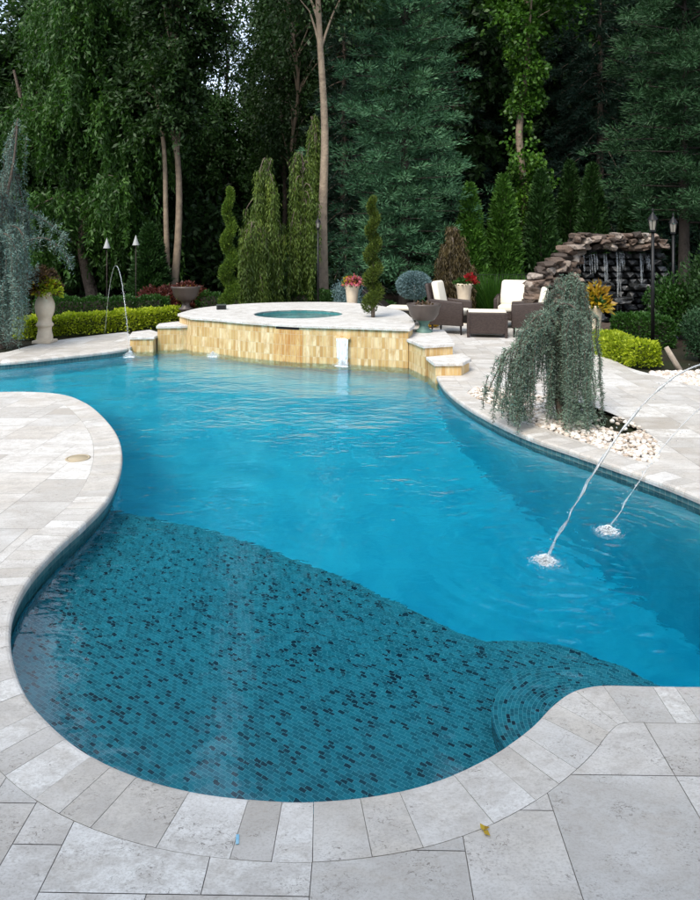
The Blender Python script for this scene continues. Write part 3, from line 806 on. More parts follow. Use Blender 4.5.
def column_plant(name, base, H, rad, mat, label, n=9000, L=.10, W=.035, seed=4, prof=None, cat='tree', group=None, up=.7, trunk=True, wob=.16, bark=BARKD):
    """dense upright evergreen with a lumpy flame-shaped surface"""
    root = empty(name, base, 0, label, cat, group); prof = prof or (lambda t: (1 - t) ** .6 * (.7 + .3 * min(1, t * 8)))
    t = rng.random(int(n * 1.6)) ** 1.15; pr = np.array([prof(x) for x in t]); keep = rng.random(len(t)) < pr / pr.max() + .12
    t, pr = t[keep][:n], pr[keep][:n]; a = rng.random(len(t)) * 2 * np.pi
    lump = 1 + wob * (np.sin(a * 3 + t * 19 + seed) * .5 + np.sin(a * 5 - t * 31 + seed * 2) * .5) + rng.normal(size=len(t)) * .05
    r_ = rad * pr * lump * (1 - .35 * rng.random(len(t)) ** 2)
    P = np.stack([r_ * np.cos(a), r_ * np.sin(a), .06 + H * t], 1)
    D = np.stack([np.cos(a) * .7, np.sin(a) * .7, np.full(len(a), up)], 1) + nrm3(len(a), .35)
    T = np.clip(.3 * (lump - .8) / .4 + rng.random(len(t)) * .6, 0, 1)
    s = rng.uniform(.7, 1.4, len(P))
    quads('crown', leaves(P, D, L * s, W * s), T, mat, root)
    # branch core so that the plant is not hollow
    V, Fc = [], []
    for i in range(9):
        zz = H * (.06 + .8 * i / 8); aa = i * 2.4; rr = rad * prof(.06 + .8 * i / 8) * .6
        tube_arrays([Vector((0, 0, zz * .8)), Vector((math.cos(aa) * rr, math.sin(aa) * rr, zz + .1))], [.015, .005], 4, V, Fc)
    tube_arrays([Vector((0, 0, -.05)), Vector((0, 0, H * .9))], [min(.05, rad * .18), .01], 6, V, Fc)
    mk('trunk', V, Fc, bark, root)
    return root

def hedge(name, path, w, h, mat, label, dens=2600, L=.05, W=.028, group=None, cat='hedge', wob=.05):
    root = empty(name, (0, 0, 0), 0, label, cat, group)
    P_ = smooth_path(path, .1); n = len(P_)
    le, ri = offset_path(P_, w * .36), offset_path(P_, -w * .36)
    V, Fc = [], []
    inn = range(1, n - 1) if n > 5 else range(n)
    for i in inn:
        z = P_[i].z
        V += [(le[i].x, le[i].y, z - .04), (le[i].x, le[i].y, z + h * .82), (ri[i].x, ri[i].y, z + h * .82), (ri[i].x, ri[i].y, z - .04)]
    ni = len(inn)
    for i in range(ni - 1):
        for k in range(3): Fc.append((i * 4 + k, i * 4 + k + 1, i * 4 + 5 + k, i * 4 + 4 + k))
    Fc.append((0, 1, 2, 3)); e = (ni - 1) * 4; Fc.append((e + 3, e + 2, e + 1, e))
    mk('branch_core', V, Fc, BARKD if mat is not G_YEL else simple('hedge_twigs', (.05, .07, .012), (.03, .04, .01), 20, .9), root, False)
    length = sum((P_[i + 1] - P_[i]).length for i in range(n - 1)); N = int(length * dens * (w + 2 * h))
    u_ = rng.random(N) * (n - 1); i0 = np.minimum(u_.astype(int), n - 2); f_ = (u_ - i0)[:, None]
    A = np.array([tuple(p) for p in P_]); C = A[i0] * (1 - f_) + A[i0 + 1] * f_
    t = unit(A[i0 + 1] - A[i0]); side = np.stack([t[:, 1], -t[:, 0], np.zeros(N)], 1)
    # rounded box section by angle
    q = rng.random(N) * (w + 2 * h) ; sd = np.where(q < h, -1, np.where(q > h + w, 1, 0))
    x = np.where(sd != 0, sd * w / 2, (q - h) - w / 2); z = np.where(sd == 0, h, np.where(q < h, q, q - h - w))
    rr = .1 * min(w, h) * 3; cx = np.clip(x, -w / 2 + rr, w / 2 - rr); cz = np.minimum(z, h - rr); v = np.stack([x - cx, z - cz], 1)
    ln = np.linalg.norm(v, axis=1); kx = np.where(ln > rr, rr / np.maximum(ln, 1e-6), 1); x = cx + v[:, 0] * kx; z = cz + v[:, 1] * kx
    lump = wob * (np.sin(C[:, 0] * 9 + C[:, 1] * 7) + np.sin(C[:, 0] * 23 - C[:, 1] * 17) * .6 + rng.normal(size=N) * .5)
    sc_ = 1 + lump - .12 * rng.random(N)
    P = C + side * (x * sc_)[:, None]; P[:, 2] += z * sc_
    D = side * (x / w * 1.6)[:, None] + np.array([0, 0, 1.]) * (z / h)[:, None] * .9 + nrm3(N, .55)
    ne = int(dens * w * h * 1.2)
    for e_, o_ in ((0, 1), (n - 1, n - 2)):
        c_ = np.array(tuple(P_[e_])); t_ = unit((c_ - np.array(tuple(P_[o_])))[None]); sd_ = np.array([[t_[0, 1], -t_[0, 0], 0]])
        xx = rng.uniform(-.5, .5, (ne, 1)) * w; zz = rng.random((ne, 1)) * h * (1 - .25 * (np.abs(xx) / w * 2) ** 3)
        bulge = .07 * (1 - (np.abs(xx) / w * 2) ** 2)
        P = np.concatenate([P, c_ + sd_ * xx + t_ * (bulge - .05 * rng.random((ne, 1))) + np.array([[0, 0, 1.]]) * zz]); D = np.concatenate([D, t_ * .9 + nrm3(ne, .5) + np.array([[0, 0, .3]])]); lump = np.concatenate([lump, np.zeros(ne)])
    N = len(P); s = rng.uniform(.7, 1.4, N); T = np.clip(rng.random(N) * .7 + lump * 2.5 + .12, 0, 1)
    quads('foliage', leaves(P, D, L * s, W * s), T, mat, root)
    return root

def bush(name, base, rad, h, mat, label, n=3500, L=.06, W=.03, cat='shrub', group=None, seed=1, flat=0, stem=BARKD, z0=.0, upw=.3):
    root = empty(name, base, 0, label, cat, group); rs = random.Random(seed)
    k = 26; cen = unit(nrm3(k)) * np.array([rad * .62, rad * .62, h * .36]) * rng.uniform(.5, 1, (k, 1)); cen[:, 2] += z0 + h * .52
    idx = rng.integers(0, k, n); d = unit(nrm3(n)); P = cen[idx] + d * rng.uniform(.55, 1, (n, 1)) * np.array([rad * .38, rad * .38, h * .2]) * 1.05
    P = P[P[:, 2] > z0 + .01]; idx = idx[:len(P)]; d = d[:len(P)]; m = len(P)
    T = np.clip(rng.random(k)[idx] * .5 + rng.random(m) * .5, 0, 1); s = rng.uniform(.7, 1.35, m)
    D = (P - np.array([0, 0, z0 + h * .3])) / max(rad, h) + np.array([0, 0, upw]) + nrm3(m, .45)
    quads('foliage', leaves(P, D, L * s, W * s), T, mat, root)
    V, Fc = [], []
    for i in range(14):
        c = cen[i]; tube_arrays([Vector((0, 0, z0 - .03)), Vector((c[0] * .5, c[1] * .5, z0 + (c[2] - z0) * .6)), Vector(c)], [.012, .009, .004], 4, V, Fc)
    mk('stems', V, Fc, stem, root); return root

def spiral(name, base, H, rad, mat, label, turns=4.5, n=15000, L=.055, W=.02, seed=0):
    root = empty(name, base, 0, label, 'topiary'); t = rng.random(n) ** 1.1 * .97; ph = t * turns * 2 * np.pi + seed
    rr = rad * (1 - t) ** .42 * .52 + .02; oc = rr * .62
    d = unit(nrm3(n)); z = .16 + (H - .16) * t
    C = np.stack([oc * np.cos(ph), oc * np.sin(ph), z], 1); P = C + d * (rr * rng.uniform(.75, 1.05, n))[:, None] * np.array([1, 1, .95])
    D = d * .7 + np.array([0, 0, .7]) + nrm3(n, .3); s = rng.uniform(.7, 1.4, n)
    quads('foliage', leaves(P, D, L * s, W * s), rng.random(n), mat, root)
    tube('trunk', [Vector((0, 0, -.05)), Vector((.01, 0, H * .5)), Vector((0, 0, H * .93))], [.035, .022, .006], BARK, root)
    return root

def strand_mass(starts, zlow, step, size, nper, jitter=.02, sway=.08, rs=random, flare=None):
    """hanging shoots with needle rosettes; returns leaves arrays + twig segments"""
    P, D, T, segs = [], [], [], []
    for o in starts:
        o = Vector(o); zl = zlow(o) if callable(zlow) else zlow; ln = max(.06, (o.z - zl))
        k = max(3, int(ln / step)); sx, sy = rs.uniform(-sway, sway), rs.uniform(-sway, sway); ph = rs.random() * 6
        if flare: sx += (o.x - flare[0]) * flare[2]; sy += (o.y - flare[1]) * flare[2]
        pts = [Vector((o.x + sx * (s / k) ** .6 * ln * .6 + math.sin(ph + s * .35) * .012, o.y + sy * (s / k) ** .6 * ln * .6 + math.cos(ph + s * .31) * .012, o.z + .03 * math.sin(min(1, s / k * 4) * math.pi) - ln * s / k)) for s in range(k + 1)]
        segs.append((pts[::2] + [pts[-1]], taper(len(pts[::2]) + 1, .005, .0022)))
        c = np.array([tuple(p) for p in pts]); tn = rs.random() * .5
        c = np.repeat(c, nper, 0); m = len(c)
        P.append(c + nrm3(m, jitter)); dd = unit(nrm3(m)); dd[:, 2] = dd[:, 2] * .7 - .15; D.append(dd); T.append(np.full(m, tn))
    P = np.concatenate(P); D = np.concatenate(D); T = np.clip(np.concatenate(T) + rng.random(len(P)) * .5, 0, 1)
    return P, D, T, segs

# ---- hero weeping cedar in the pebble island
def cedar_hero():
    Y = 6.9; b = G(552, 421)
    root = empty('weeping_blue_cedar', (0, 0, 0), 0, 'weeping blue cedar with hanging grey-green curtains of needles in the white pebble island', 'tree')
    rs = random.Random(11)
    def A(px, py, dy=0): return at(px, py, b.y + dy)
    trunk = [A(562, 424), A(558, 395), A(561, 366), A(556, 338), A(560, 312), A(565, 292), A(571, 280)]
    trunk[0].z = -.05
    br = [
        [A(563, 292), A(566, 281, -.02), A(572, 275, -.05), A(578, 281, -.05), A(583, 297, -.05), A(587, 316, -.04)],
        [A(557, 330), A(548, 315, -.1), A(537, 316, -.18), A(527, 328, -.22), A(517, 343, -.25), A(509, 351, -.26), A(501, 364, -.26), A(493, 380, -.26), A(488, 392, -.26)],
        [A(563, 290), A(558, 286, .1), A(552, 298, .2), A(546, 314, .25), A(539, 332, .3)],
        [A(566, 286), A(571, 284, .12), A(578, 294, .2), A(584, 310, .25), A(588, 332, .3)],
        [A(556, 312), A(562, 304, -.15), A(572, 306, -.28), A(580, 318, -.32), A(585, 338, -.34)],
        [A(556, 340), A(545, 328, -.12), A(533, 334, -.28), A(524, 350, -.34), A(517, 368, -.36)],
        [A(556, 312), A(564, 306, .14), A(570, 318, .3), A(574, 338, .36)],
        [A(556, 330), A(546, 326, .15), A(533, 340, .28), A(524, 360, .34)],
    ]
    br = [smooth_path(q, .03) for q in br]; tp = smooth_path(trunk, .05)
    segs = [(tp, taper(len(tp), .042, .014))] + [(q, taper(len(q), .016, .005)) for q in br]
    starts = []
    dens = [28, 34, 15, 13, 19, 24, 12, 13]
    for q, dn in zip(br, dens):
        for _ in range(int(dn * 1.25)):
            p = q[int(len(q) * rs.uniform(.12, .98)) ]
            starts.append(p + Vector((rs.gauss(0, .035), rs.gauss(0, .06), rs.uniform(-.01, .02))))
    for _ in range(26): p = tp[int(len(tp) * rs.uniform(.5, .99))]; starts.append(p + Vector((rs.gauss(0, .03), rs.gauss(0, .05), 0)))
    # the curtain leaves a window where the deck shows through
    def zl(o):
        px = o.x / o.y * F + CX
        if px < 503: return max(.05, o.z - rs.uniform(.05, .18))
        if px < 514: return o.z - rs.uniform(.12, .55) if rs.random() < .5 else rs.uniform(.05, .2)
        if 539 < px < 550: return o.z - rs.uniform(.1, .6)
        return rs.uniform(.0, .32) if rs.random() < .75 else o.z - rs.uniform(.3, .8)
    P, D, T, sg = strand_mass(starts, zl, .021, .03, 10, .009, .09, rs, flare=(A(564, 300).x, b.y, .55))
    # rosettes on the branches themselves
    for q in br:
        c = np.repeat(np.array([tuple(p) for p in q]), 16, 0); P = np.concatenate([P, c + nrm3(len(c), .018)]); D = np.concatenate([D, nrm3(len(c), 1.)]); T = np.concatenate([T, rng.random(len(c))])
    # low mounded shoots on the pebbles
    lo = [G(x, y) + Vector((0, 0, .10)) for x, y in ((505, 415), (512, 421), (520, 425), (572, 430), (580, 432), (590, 430), (563, 427), (503, 408), (515, 412), (585, 424))]
    for c0 in lo:
        c = np.array(c0) + nrm3(260, 1) * np.array([.055, .05, .04]); P = np.concatenate([P, c]); D = np.concatenate([D, nrm3(260, 1)]); T = np.concatenate([T, rng.random(260)])
    P[:, 2] = np.maximum(P[:, 2], .005)
    s = rng.uniform(.7, 1.4, len(P)); quads('crown', leaves(P, D,   .028 * s, .0058 * s), T, G_BLUE, root)
    branches_mesh('trunk', segs + sg, TWIG, root, 5)
cedar_hero()

def cedar_left():
    root = empty('weeping_blue_cedar', (0, 0, 0), 0, 'tall pale blue cedar with trailing branches beside the stone urn, cut by the picture edge', 'tree')
    rs = random.Random(5); b = G(8, 346)
    def A(px, py, dy=0): return at(px, py, b.y + dy)
    trunk = [A(2, 350), A(-4, 320), A(4, 280), A(-2, 240), A(6, 200), A(14, 160), A(18, 118)]; trunk[0].z = -.05
    br = [[A(0, 240), A(10, 226, -.3), A(20, 230, -.4), A(26, 250, -.4), A(28, 275, -.4)],
          [A(6, 200), A(-10, 190, -.3), A(-30, 200, -.5), A(-40, 230, -.6)],
          [A(4, 262), A(22, 244, -.2), A(44, 238, -.1), A(62, 250, 0), A(72, 268, .1)],
          [A(6, 205), A(30, 213, .4), A(50, 224, .5), A(66, 238, .6)],
          [A(12, 165), A(20, 190, .4), A(26, 214, .5), A(30, 240, .5)],
          [A(18, 122), A(11, 150, .2), A(4, 185, .3), A(0, 210, .3)],
          [A(0, 250), A(-16, 240, -.4), A(8, 235, -.7), A(20, 262, -.7)],
          [A(0, 300), A(12, 285, -.5), A(24, 300, -.6)]]
    br = [smooth_path(q, .06) for q in br]; tp = smooth_path(trunk, .1)
    segs = [(tp, taper(len(tp), .07, .012))] + [(q, taper(len(q), .025, .007)) for q in br]; starts = []
    for q, dn in zip(br, (30, 34, 12, 22, 20, 22, 28, 16)):
        for _ in range(dn): p = q[int(len(q) * rs.uniform(.1, .98))]; starts.append(p + Vector((rs.gauss(0, .05), rs.gauss(0, .12), 0)))
    def zl(o):
        px = o.x / o.y * F + CX
        if px > 26: return o.z - rs.uniform(.06, .28)
        return rs.uniform(.05, .7) if rs.random() < .55 else max(.1, o.z - rs.uniform(.6, 1.6))
    P, D, T, sg = strand_mass(starts, zl, .045, .05, 8, .02, .10, rs)
    for q in br:
        c = np.repeat(np.array([tuple(p) for p in q]), 26, 0); P = np.concatenate([P, c + nrm3(len(c), .04)]); D = np.concatenate([D, nrm3(len(c), 1.)]); T = np.concatenate([T, rng.random(len(c))])
    s = rng.uniform(.7, 1.4, len(P)); quads('crown', leaves(P, D, .052 * s, .010 * s), T, G_BLUEL, root)
    branches_mesh('trunk', segs + sg, TWIG, root, 5)
cedar_left()

# ---- the woods
def B(px, Y): return Vector(((px - CX) * Y / F, Y, -.04))
willow('weeping_tree', B(93, 23), 11.2, 1.8, 2.75, G_WILLOW, 'broad weeping tree with long drooping green twigs above the boxwood hedge', nst=2100, seed=2, L=.17, W=.055)
willow('weeping_tree', B(22, 27), 9.5, 1.5, 1.7, G_MID, 'narrower drooping tree rising behind the pale blue cedar', nst=420, seed=9)
leafy_tree('forked_tree', B(173, 21.8), 14.5, 5.6, .95, G_DARK, 'tall tree on two slim pale trunks side by side behind the red maple', bark=BARKP, tr=.14, seed=5, nclump=110, per=420, cr=.75,
           extra_trunks=[([(-.15, 0, 0), (-.22, 0, 2.5), (-.3, 0, 5), (-.7, 0, 7.5)], .10)])
leafy_tree('understory_tree', B(214, 29), 7.9, .8, 1.6, G_MID, 'bushy mid-green tree filling the gap beside the twin pale trunks', seed=6, nclump=110, per=300, droop=.6)
leafy_tree('slim_tree', B(284, 30), 19, 5.5, 1.25, G_DARK, 'tall dark tree with small scattered leaves above the yellow-green topiary', seed=7, nclump=105, per=260, L=.15, tr=.14, bark=BARKD, droop=.8)
leafy_tree('slim_tree', B(302, 27), 17, 5.0, 1.3, G_DARK, 'slender leaning tree with a thin pale trunk just behind the draping cypresses', seed=8, nclump=110, per=240, L=.14, tr=.10, bark=BARKP, lean=(-.7, 0), droop=.8)
leafy_tree('slim_tree', B(324, 19), 16, 8.6, 1.4, G_DARK, 'tall straight tree with a bare pale brown trunk rising behind the spa', seed=10, nclump=100, per=240, L=.14, tr=.16, bark=BARKP, lean=(-.35, 0), droop=.8)
leafy_tree('slim_tree', B(226, 33), 12.5, 3.5, 1.2, G_DARK, 'thin see-through tree in the bright gap between the twin trunks and the topiary', seed=17, nclump=46, per=170, L=.17, tr=.10, bark=BARKD, droop=.8)
conifer('blue_green_pine', B(405, 20.5), 17.5, .8, 2.05, G_PINE, 'big soft blue-green pine with layered boughs behind the olive spiral topiary', nb=230, tuft=95, L=.13, W=.022, pads=4.2, bark=BARKD, seed=3, droop=.02, pw=.42)
conifer('dark_spruce', B(344, 25), 13, .5, 2.1, G_SPRUCE, 'dark blue spruce with drooping tiers between the bare trunk and the big pine', nb=150, tuft=9, L=.18, W=.03, seed=12, droop=.4)
conifer('dark_spruce', B(455, 27), 18, .5, 2.4, G_SPRUCE, 'very dark spruce standing behind the big pine on its ivy side', nb=170, tuft=9, L=.2, W=.034, seed=13, droop=.3, pw=.5)
# ivy-clad trunk
def ivy_tree():
    b = B(524, 21.5); root = leafy_tree('ivy_covered_tree', b, 17, 8.5, 1.5, G_IVY, 'tall slim tree whose trunk is wrapped in bright green ivy', seed=21, nclump=50, per=240, tr=.17, bark=BARKP, L=.16, W=.1)
    n = 9000; z = rng.random(n) * 9.5; a = rng.random(n) * 6.283
    gap = np.where((z > 4.6) & (z < 5.9), .17, 1.); lump = (.30 + .22 * np.sin(z * 2.1 + a) + .14 * np.sin(z * 5.3 - 2 * a)) * np.where(z < 4.4, 1.3, 1.0)
    r_ = .17 + np.maximum(.02, lump) * rng.random(n) ** .6; keep = rng.random(n) < gap
    P = np.stack([r_ * np.cos(a), r_ * np.sin(a), z], 1)[keep]; a = a[keep]; D = np.stack([np.cos(a) * .6, np.sin(a) * .6, np.full(len(a), -.5)], 1) + nrm3(len(a), .4)
    quads('ivy', leaves(P, D, .13, .11), np.clip(rng.random(len(P)), 0, 1), G_IVY, root)
ivy_tree()
AR = [(470, 19.5, 3.4, .52, G_ARBOR, 'bright green pointed arborvitae just behind the high-backed chair'),
      (503, 20.0, 3.7, .60, G_ARBOR, 'bright green arborvitae behind the ornamental grass clump'),
      (541, 20.5, 3.9, .62, G_ARBD, 'shade-coloured arborvitae beside the top of the rock waterfall stair'),
      (592, 21.5, 4.2, .62, G_ARBD, 'shade-coloured pointed evergreen rising from behind the middle of the rock waterfall'),
      (632, 22, 3.6, .6, G_ARBD, 'shade-coloured evergreen over the lantern side of the rock waterfall'),
      (570, 22.5, 4.4, .6, G_ARBD, 'tall shade-coloured evergreen column behind the bend of the rock waterfall'),
      (422, 22.5, 3.0, .55, G_ARBD, 'low dark evergreen cone behind the grey-blue ball tree'),
      (150, 21, 2.3, .6, G_ARBD, 'dark evergreen cone standing behind the red maple')]
for i, (px, Y, h, r_, m, lb) in enumerate(AR):
    column_plant('arborvitae', B(px, Y), h, r_, m, lb, n=9000, L=.15, W=.05, seed=i)
conifer('right_pine', B(684, 20), 13, 2.4, 2.2, G_PINE2, 'dark green pine with tufted boughs rising behind the lanterns', nb=130, tuft=90, L=.14, W=.024, pads=4.4, bark=BARKD, seed=31, droop=.0, pw=.35).name = 'tufted_pine'
conifer('dark_hemlock', B(600, 25), 17, .5, 2.4, G_SPRUCE, 'very dark hemlock towering behind the middle of the rock waterfall', nb=170, tuft=9, L=.2, W=.034, seed=14, droop=.5, pw=.5)
# back row: copies of four dark trees
protos = []
for k, (h, z0, r_, mt, sd) in enumerate(((12.5, 1.0, 2.5, G_DARK, 40), (21, 1.5, 2.3, G_DARK, 41), (20, .5, 2.6, G_SPRUCE, 42), (17, .6, 2.5, G_DARK, 43))):
    if k == 2: protos.append(conifer('back_row_spruce', B(500, 31), h, z0, r_, mt, 'dark spruce standing in the dense back row of the woods', 'dark spruces in the back row of the woods', nb=150, tuft=8, L=.26, W=.05, seed=sd, droop=.4, pw=.5))
    else: protos.append(leafy_tree('back_row_tree', B((50, 118, 0, 370)[k], 31 + k), h, z0, r_, mt, 'tall dark leafy tree standing in the dense back row of the woods', 'tree', 'dark leafy trees in the back row of the woods', nclump=150, per=330, cr=1.1, L=.25, W=.12, seed=sd, bark=BARKD, tr=.2))
spots = [(-130, 30, 0), (-60, 27, 3), (10, 33, 1), (106, 28, 3), (322, 34, 1), (352, 36, 0), (410, 32, 1), (450, 35, 0), (480, 28, 3), (545, 29, 2), (560, 33, 0), (620, 31, 1), (650, 27, 2), (690, 30, 0),
         (735, 25, 2), (790, 27, 1), (850, 24, 0), (930, 22, 2), (306, 37, 3), (80, 36, 2), (134, 38, 0), (395, 38, 3), (510, 39, 1), (590, 38, 2), (670, 37, 0), (1050, 20, 1), (760, 36, 0)]
for i, (px, Y, k) in enumerate(spots):
    c = copy_tree(protos[k]); c.location = B(px, Y); c.rotation_euler = (0, 0, i * 1.7); s = .9 + .2 * ((i * 37) % 10) / 10; c.scale = (s, s, s * (1 if i % 2 else 1.05) * (.52 if px < 95 else 1) * (1.5 if k == 0 and px > 95 else 1))
# low undergrowth along the wood edge
def understory():
    n = 60000; px = rng.uniform(-160, 900, n); Y = rng.uniform(24, 34, n); x = (px - CX) * Y / F
    hh = 1.5 + 1.1 * np.sin(x * .9) + .7 * np.sin(x * 2.3 + 1) + .8; z = rng.random(n) * hh * (.5 + .5 * (Y - 24) / 10 + .35)
    P = np.stack([x, Y, z], 1); D = nrm3(n, 1) + np.array([0, -.3, .4])
    o = quads('undergrowth', leaves(P, D, .26, .13), np.clip(rng.random(n), 0, 1), G_DARK); tag(o, 'dark tangled undergrowth along the foot of the woods', 'undergrowth', kind='stuff')
    n = 90000; px = rng.uniform(-500, 1150, n); Y = rng.uniform(40, 46, n); x = (px - CX) * Y / F; gap = (px > 196) & (px < 246)
    top = (13 + 2.5 * np.sin(x * .35) + 2 * np.sin(x * .9 + 2)) * np.where(px < 100, .75, 1) * np.where(gap, .62, 1); z = rng.random(n) * top
    P = np.stack([x, Y, z], 1); o = quads('distant_woods', leaves(P, nrm3(n, 1), .75, .45), np.clip(rng.random(n), 0, 1), G_DARK)
    tag(o, 'far mass of dark woodland closing the garden', 'woodland', kind='stuff')
understory()

# ---- garden plants
spiral('spiral_topiary', B(229, 15.6) , 3.12, .26, G_SPIR, 'bright yellow-green spiral topiary behind the far end of the spa', turns=4.2, seed=1.0)
spiral('spiral_topiary', Vector(((373 - CX) * 11.9 / F, 11.9, SZ)), 2.1, .185, G_SPID, 'olive spiral topiary growing out of the stone top of the spa', turns=4.6, n=10000, L=.045, W=.018, seed=2.2)
def nootka(base, H, rad, label, seed, n=150, mat=G_CYP, name='weeping_cypress', low=.15, lenr=(.5, 2.3)):
    rs = random.Random(seed); root = empty(name, base, 0, label, 'tree'); tp = smooth_path([Vector((0, 0, -.05)), Vector((rs.uniform(-.1, .1), 0, H * .5)), Vector((rs.uniform(-.15, .15), 0, H * .9)), Vector((rad * .25, 0, H))], .2)
    segs = [(tp, taper(len(tp), .06, .012))]; starts = []
    for i in range(26):
        t = .42 + .58 * ((i + rs.random()) / 26) ** .8; b = tp[min(int(t * (len(tp) - 1)), len(tp) - 1)]; a = rs.random() * 6.28; r_ = rad * (1.25 - t * .6) * rs.uniform(.35, 1.25)
        e = b + Vector((math.cos(a) * r_, math.sin(a) * r_, -.05)); q = smooth_path([b, b.lerp(e, .5) + Vector((0, 0, .22)), e, e + Vector((math.cos(a) * .06, math.sin(a) * .06, -.3))], .1); segs.append((q, taper(len(q), .018, .006)))
        for _ in range(n // 26 + 1): starts.append(q[rs.randrange(len(q) // 4, len(q))] + Vector((rs.gauss(0, .05), rs.gauss(0, .05), .02)))
    P, D, T, sg = strand_mass(starts, lambda o: max(low, o.z - rs.uniform(*lenr)), .05, .05, 9, .035, .06, rs)
    D = D * .7 + np.array([0, 0, -1.]); s = rng.uniform(.7, 1.4, len(P))
    quads('crown', leaves(P, D, .10 * s, .022 * s), T, mat, root); branches_mesh('trunk', segs + sg, BARK, root, 5)
nootka(B(267, 17.4), 3.95, .48, 'draping yellow-green cypress, the wider mound right behind the spa', 3, 130)
nootka(B(256, 16.8), 2.3, .26, 'small draping cypress tucked between the bright topiary and the wider cypress mound', 4, 150)
nootka(B(299, 18.0), 4.2, .34, 'narrow draping cypress leaning against the pale bare trunk', 6, 90, lenr=(.9, 2.6))
nootka(B(309, 19.5), 5.4, .22, 'very tall thin weeping cypress hanging beside the pale bare trunk', 8, 70, lenr=(1., 2.6), low=3.)
nootka(B(453, 16.5), 2.15, .42, 'bronze weeping shrub shaped like a tent behind the high-backed chair', 9, 210, G_BROWN, 'weeping_shrub', .1, (.6, 1.5))
bush('red_maple', B(160, 17), .62, .85, G_RED, 'low dark red lace-leaf maple beyond the yellow-green hedge', 5000, .07, .03)
bush('red_maple', B(190, 17.6), .55, .75, G_RED, 'smaller dark red maple right behind the dark bowl planter', 4000, .07, .03)
bush('blue_spruce_shrub', B(351, 16.8), .55, .95, G_BSP, 'silvery blue spruce shrub behind the flowering urn', 4500, .06, .015)
bush('blue_spruce_shrub', B(333, 17.5), .45, .6, G_MID, 'low green shrub beyond the spa, at the foot of the bare trunk', 2500, .07, .03).name = 'green_shrub'
def ball_tree():
    b = Vector(((414 - CX) * 15.2 / F, 15.2, -.03)); root = empty('ball_spruce', b, 0, 'grey-blue globe-shaped spruce on a short stem behind the wide bowl planter', 'tree')
    n = 9000; d = unit(nrm3(n)); r_ = .36 * (.82 + .2 * rng.random(n)); P = d * r_[:, None] * np.array([1, 1, .78]) + np.array([0, 0, .88]); s = rng.uniform(.7, 1.3, n)
    quads('crown', leaves(P, d + nrm3(n, .5), .06 * s, .014 * s), rng.random(n), G_BSP, root)
    tube('trunk', [(0, 0, -.05), (.01, 0, .9)], [.03, .02], BARK, root)
ball_tree()
def grass_clump(base, h, n, label):
    root = empty('ornamental_grass', base, 0, label, 'grass'); P = nrm3(n) * np.array([.12, .12, 0]); D = np.stack([P[:, 0] * 3, P[:, 1] * 3, np.ones(n)], 1) + nrm3(n, .16)
    quads('blades', leaves(P, D, h * rng.uniform(.6, 1, n), .018), rng.random(n), G_GRASS, root)
grass_clump(B(495, 17), 1.3, 900, 'tall clump of ornamental grass behind the ivory loveseat')
hedge('yellow_hedge', [G(20, 338), G(60, 334), G(100, 331), G(140, 327.5), G(182, 323)], .45, .37, G_YEL, 'long yellow-green hedge along the mulch bed beyond the pool', wob=.06)
hedge('boxwood_hedge', [B(40, 15.8), B(100, 15.8), B(166, 16.1)], .5, .57, G_BOX, 'clipped dark boxwood hedge running behind the long yellow-green hedge', 1900)
hedge('boxwood_hedge', [B(198, 17.5), B(244, 17.5)], .5, .55, G_BOX, 'short clipped hedge segment behind the dark bowl planter', 1500)
hedge('boxwood_hedge', [B(276, 18), B(338, 18.2)], .5, .55, G_BOX, 'clipped hedge segment behind the back rim of the spa', 1500)
hedge('yellow_hedge', [B(352, 16.6), B(400, 16.2)], .35, .30, G_YEL, 'thin strip of yellow-green hedge beneath the flowering urn beyond the spa', 1500)
hedge('yellow_hedge', [G(600, 353.5) + Vector((.12, .25, 0)), G(620, 361) + Vector((.12, .25, 0)), G(645, 369) + Vector((.12, .22, 0))], .42, .33, G_YEL, 'short rounded yellow-green hedge on the edge of the deck below the waterfall', 3200)
hedge('boxwood_hedge', [B(622, 12.9), B(650, 12.2), B(664, 11.9)], .5, .52, G_BOX, 'clipped dark hedge block in front of the rock waterfall', 2400)
bush('round_shrub', B(700, 10.6), .42, .85, G_PINE2, 'rounded blue-green shrub beyond the lamp post at the picture edge', 4000, .05, .02)
bush('round_shrub', B(676, 13.2), .6, 1.25, G_BOX, 'dark rounded shrub under the two lanterns', 4500, .07, .035)
bush('round_shrub', B(712, 12.5), .6, 1.9, G_ARBD, 'tall dark shrub behind the rounded blue-green shrub', 5000, .08, .035)
bush('round_shrub', B(576, 15.5), .5, .8, G_BOX, 'dark shrub in the crook of the rock waterfall', 2600, .07, .035)
bush('annual_flowers', B(432, 14.6), .28, .42, G_FLY, 'yellow annual flowers beyond the wide bowl planter', 900, .05, .04, 'flowers')
bush('annual_flowers', B(420, 15.8), .3, .45, G_DRY, 'bronze-leaved annuals at the foot of the grey-blue ball tree', 900, .06, .04, 'flowers')
bush('ground_shrub', B(384, 16.8), .35, .45, G_BOX, 'small green shrub next to the dark lounge chair', 1500, .06, .03)
bush('ground_shrub', B(552, 17.5), .7, 1.0, G_ARBD, 'dark shrub behind the loveseat, touching the stone stair', 3500, .08, .035)
bush('ground_shrub', B(-30, 15.5), .8, 1.0, G_BOX, 'dark shrub in the bed behind the pale blue cedar', 3500, .08, .035)
bush('ground_shrub', B(20, 17.5), .9, 1.3, G_ARBD, 'dark bushy shrub behind the stone urn', 4500, .08, .035)

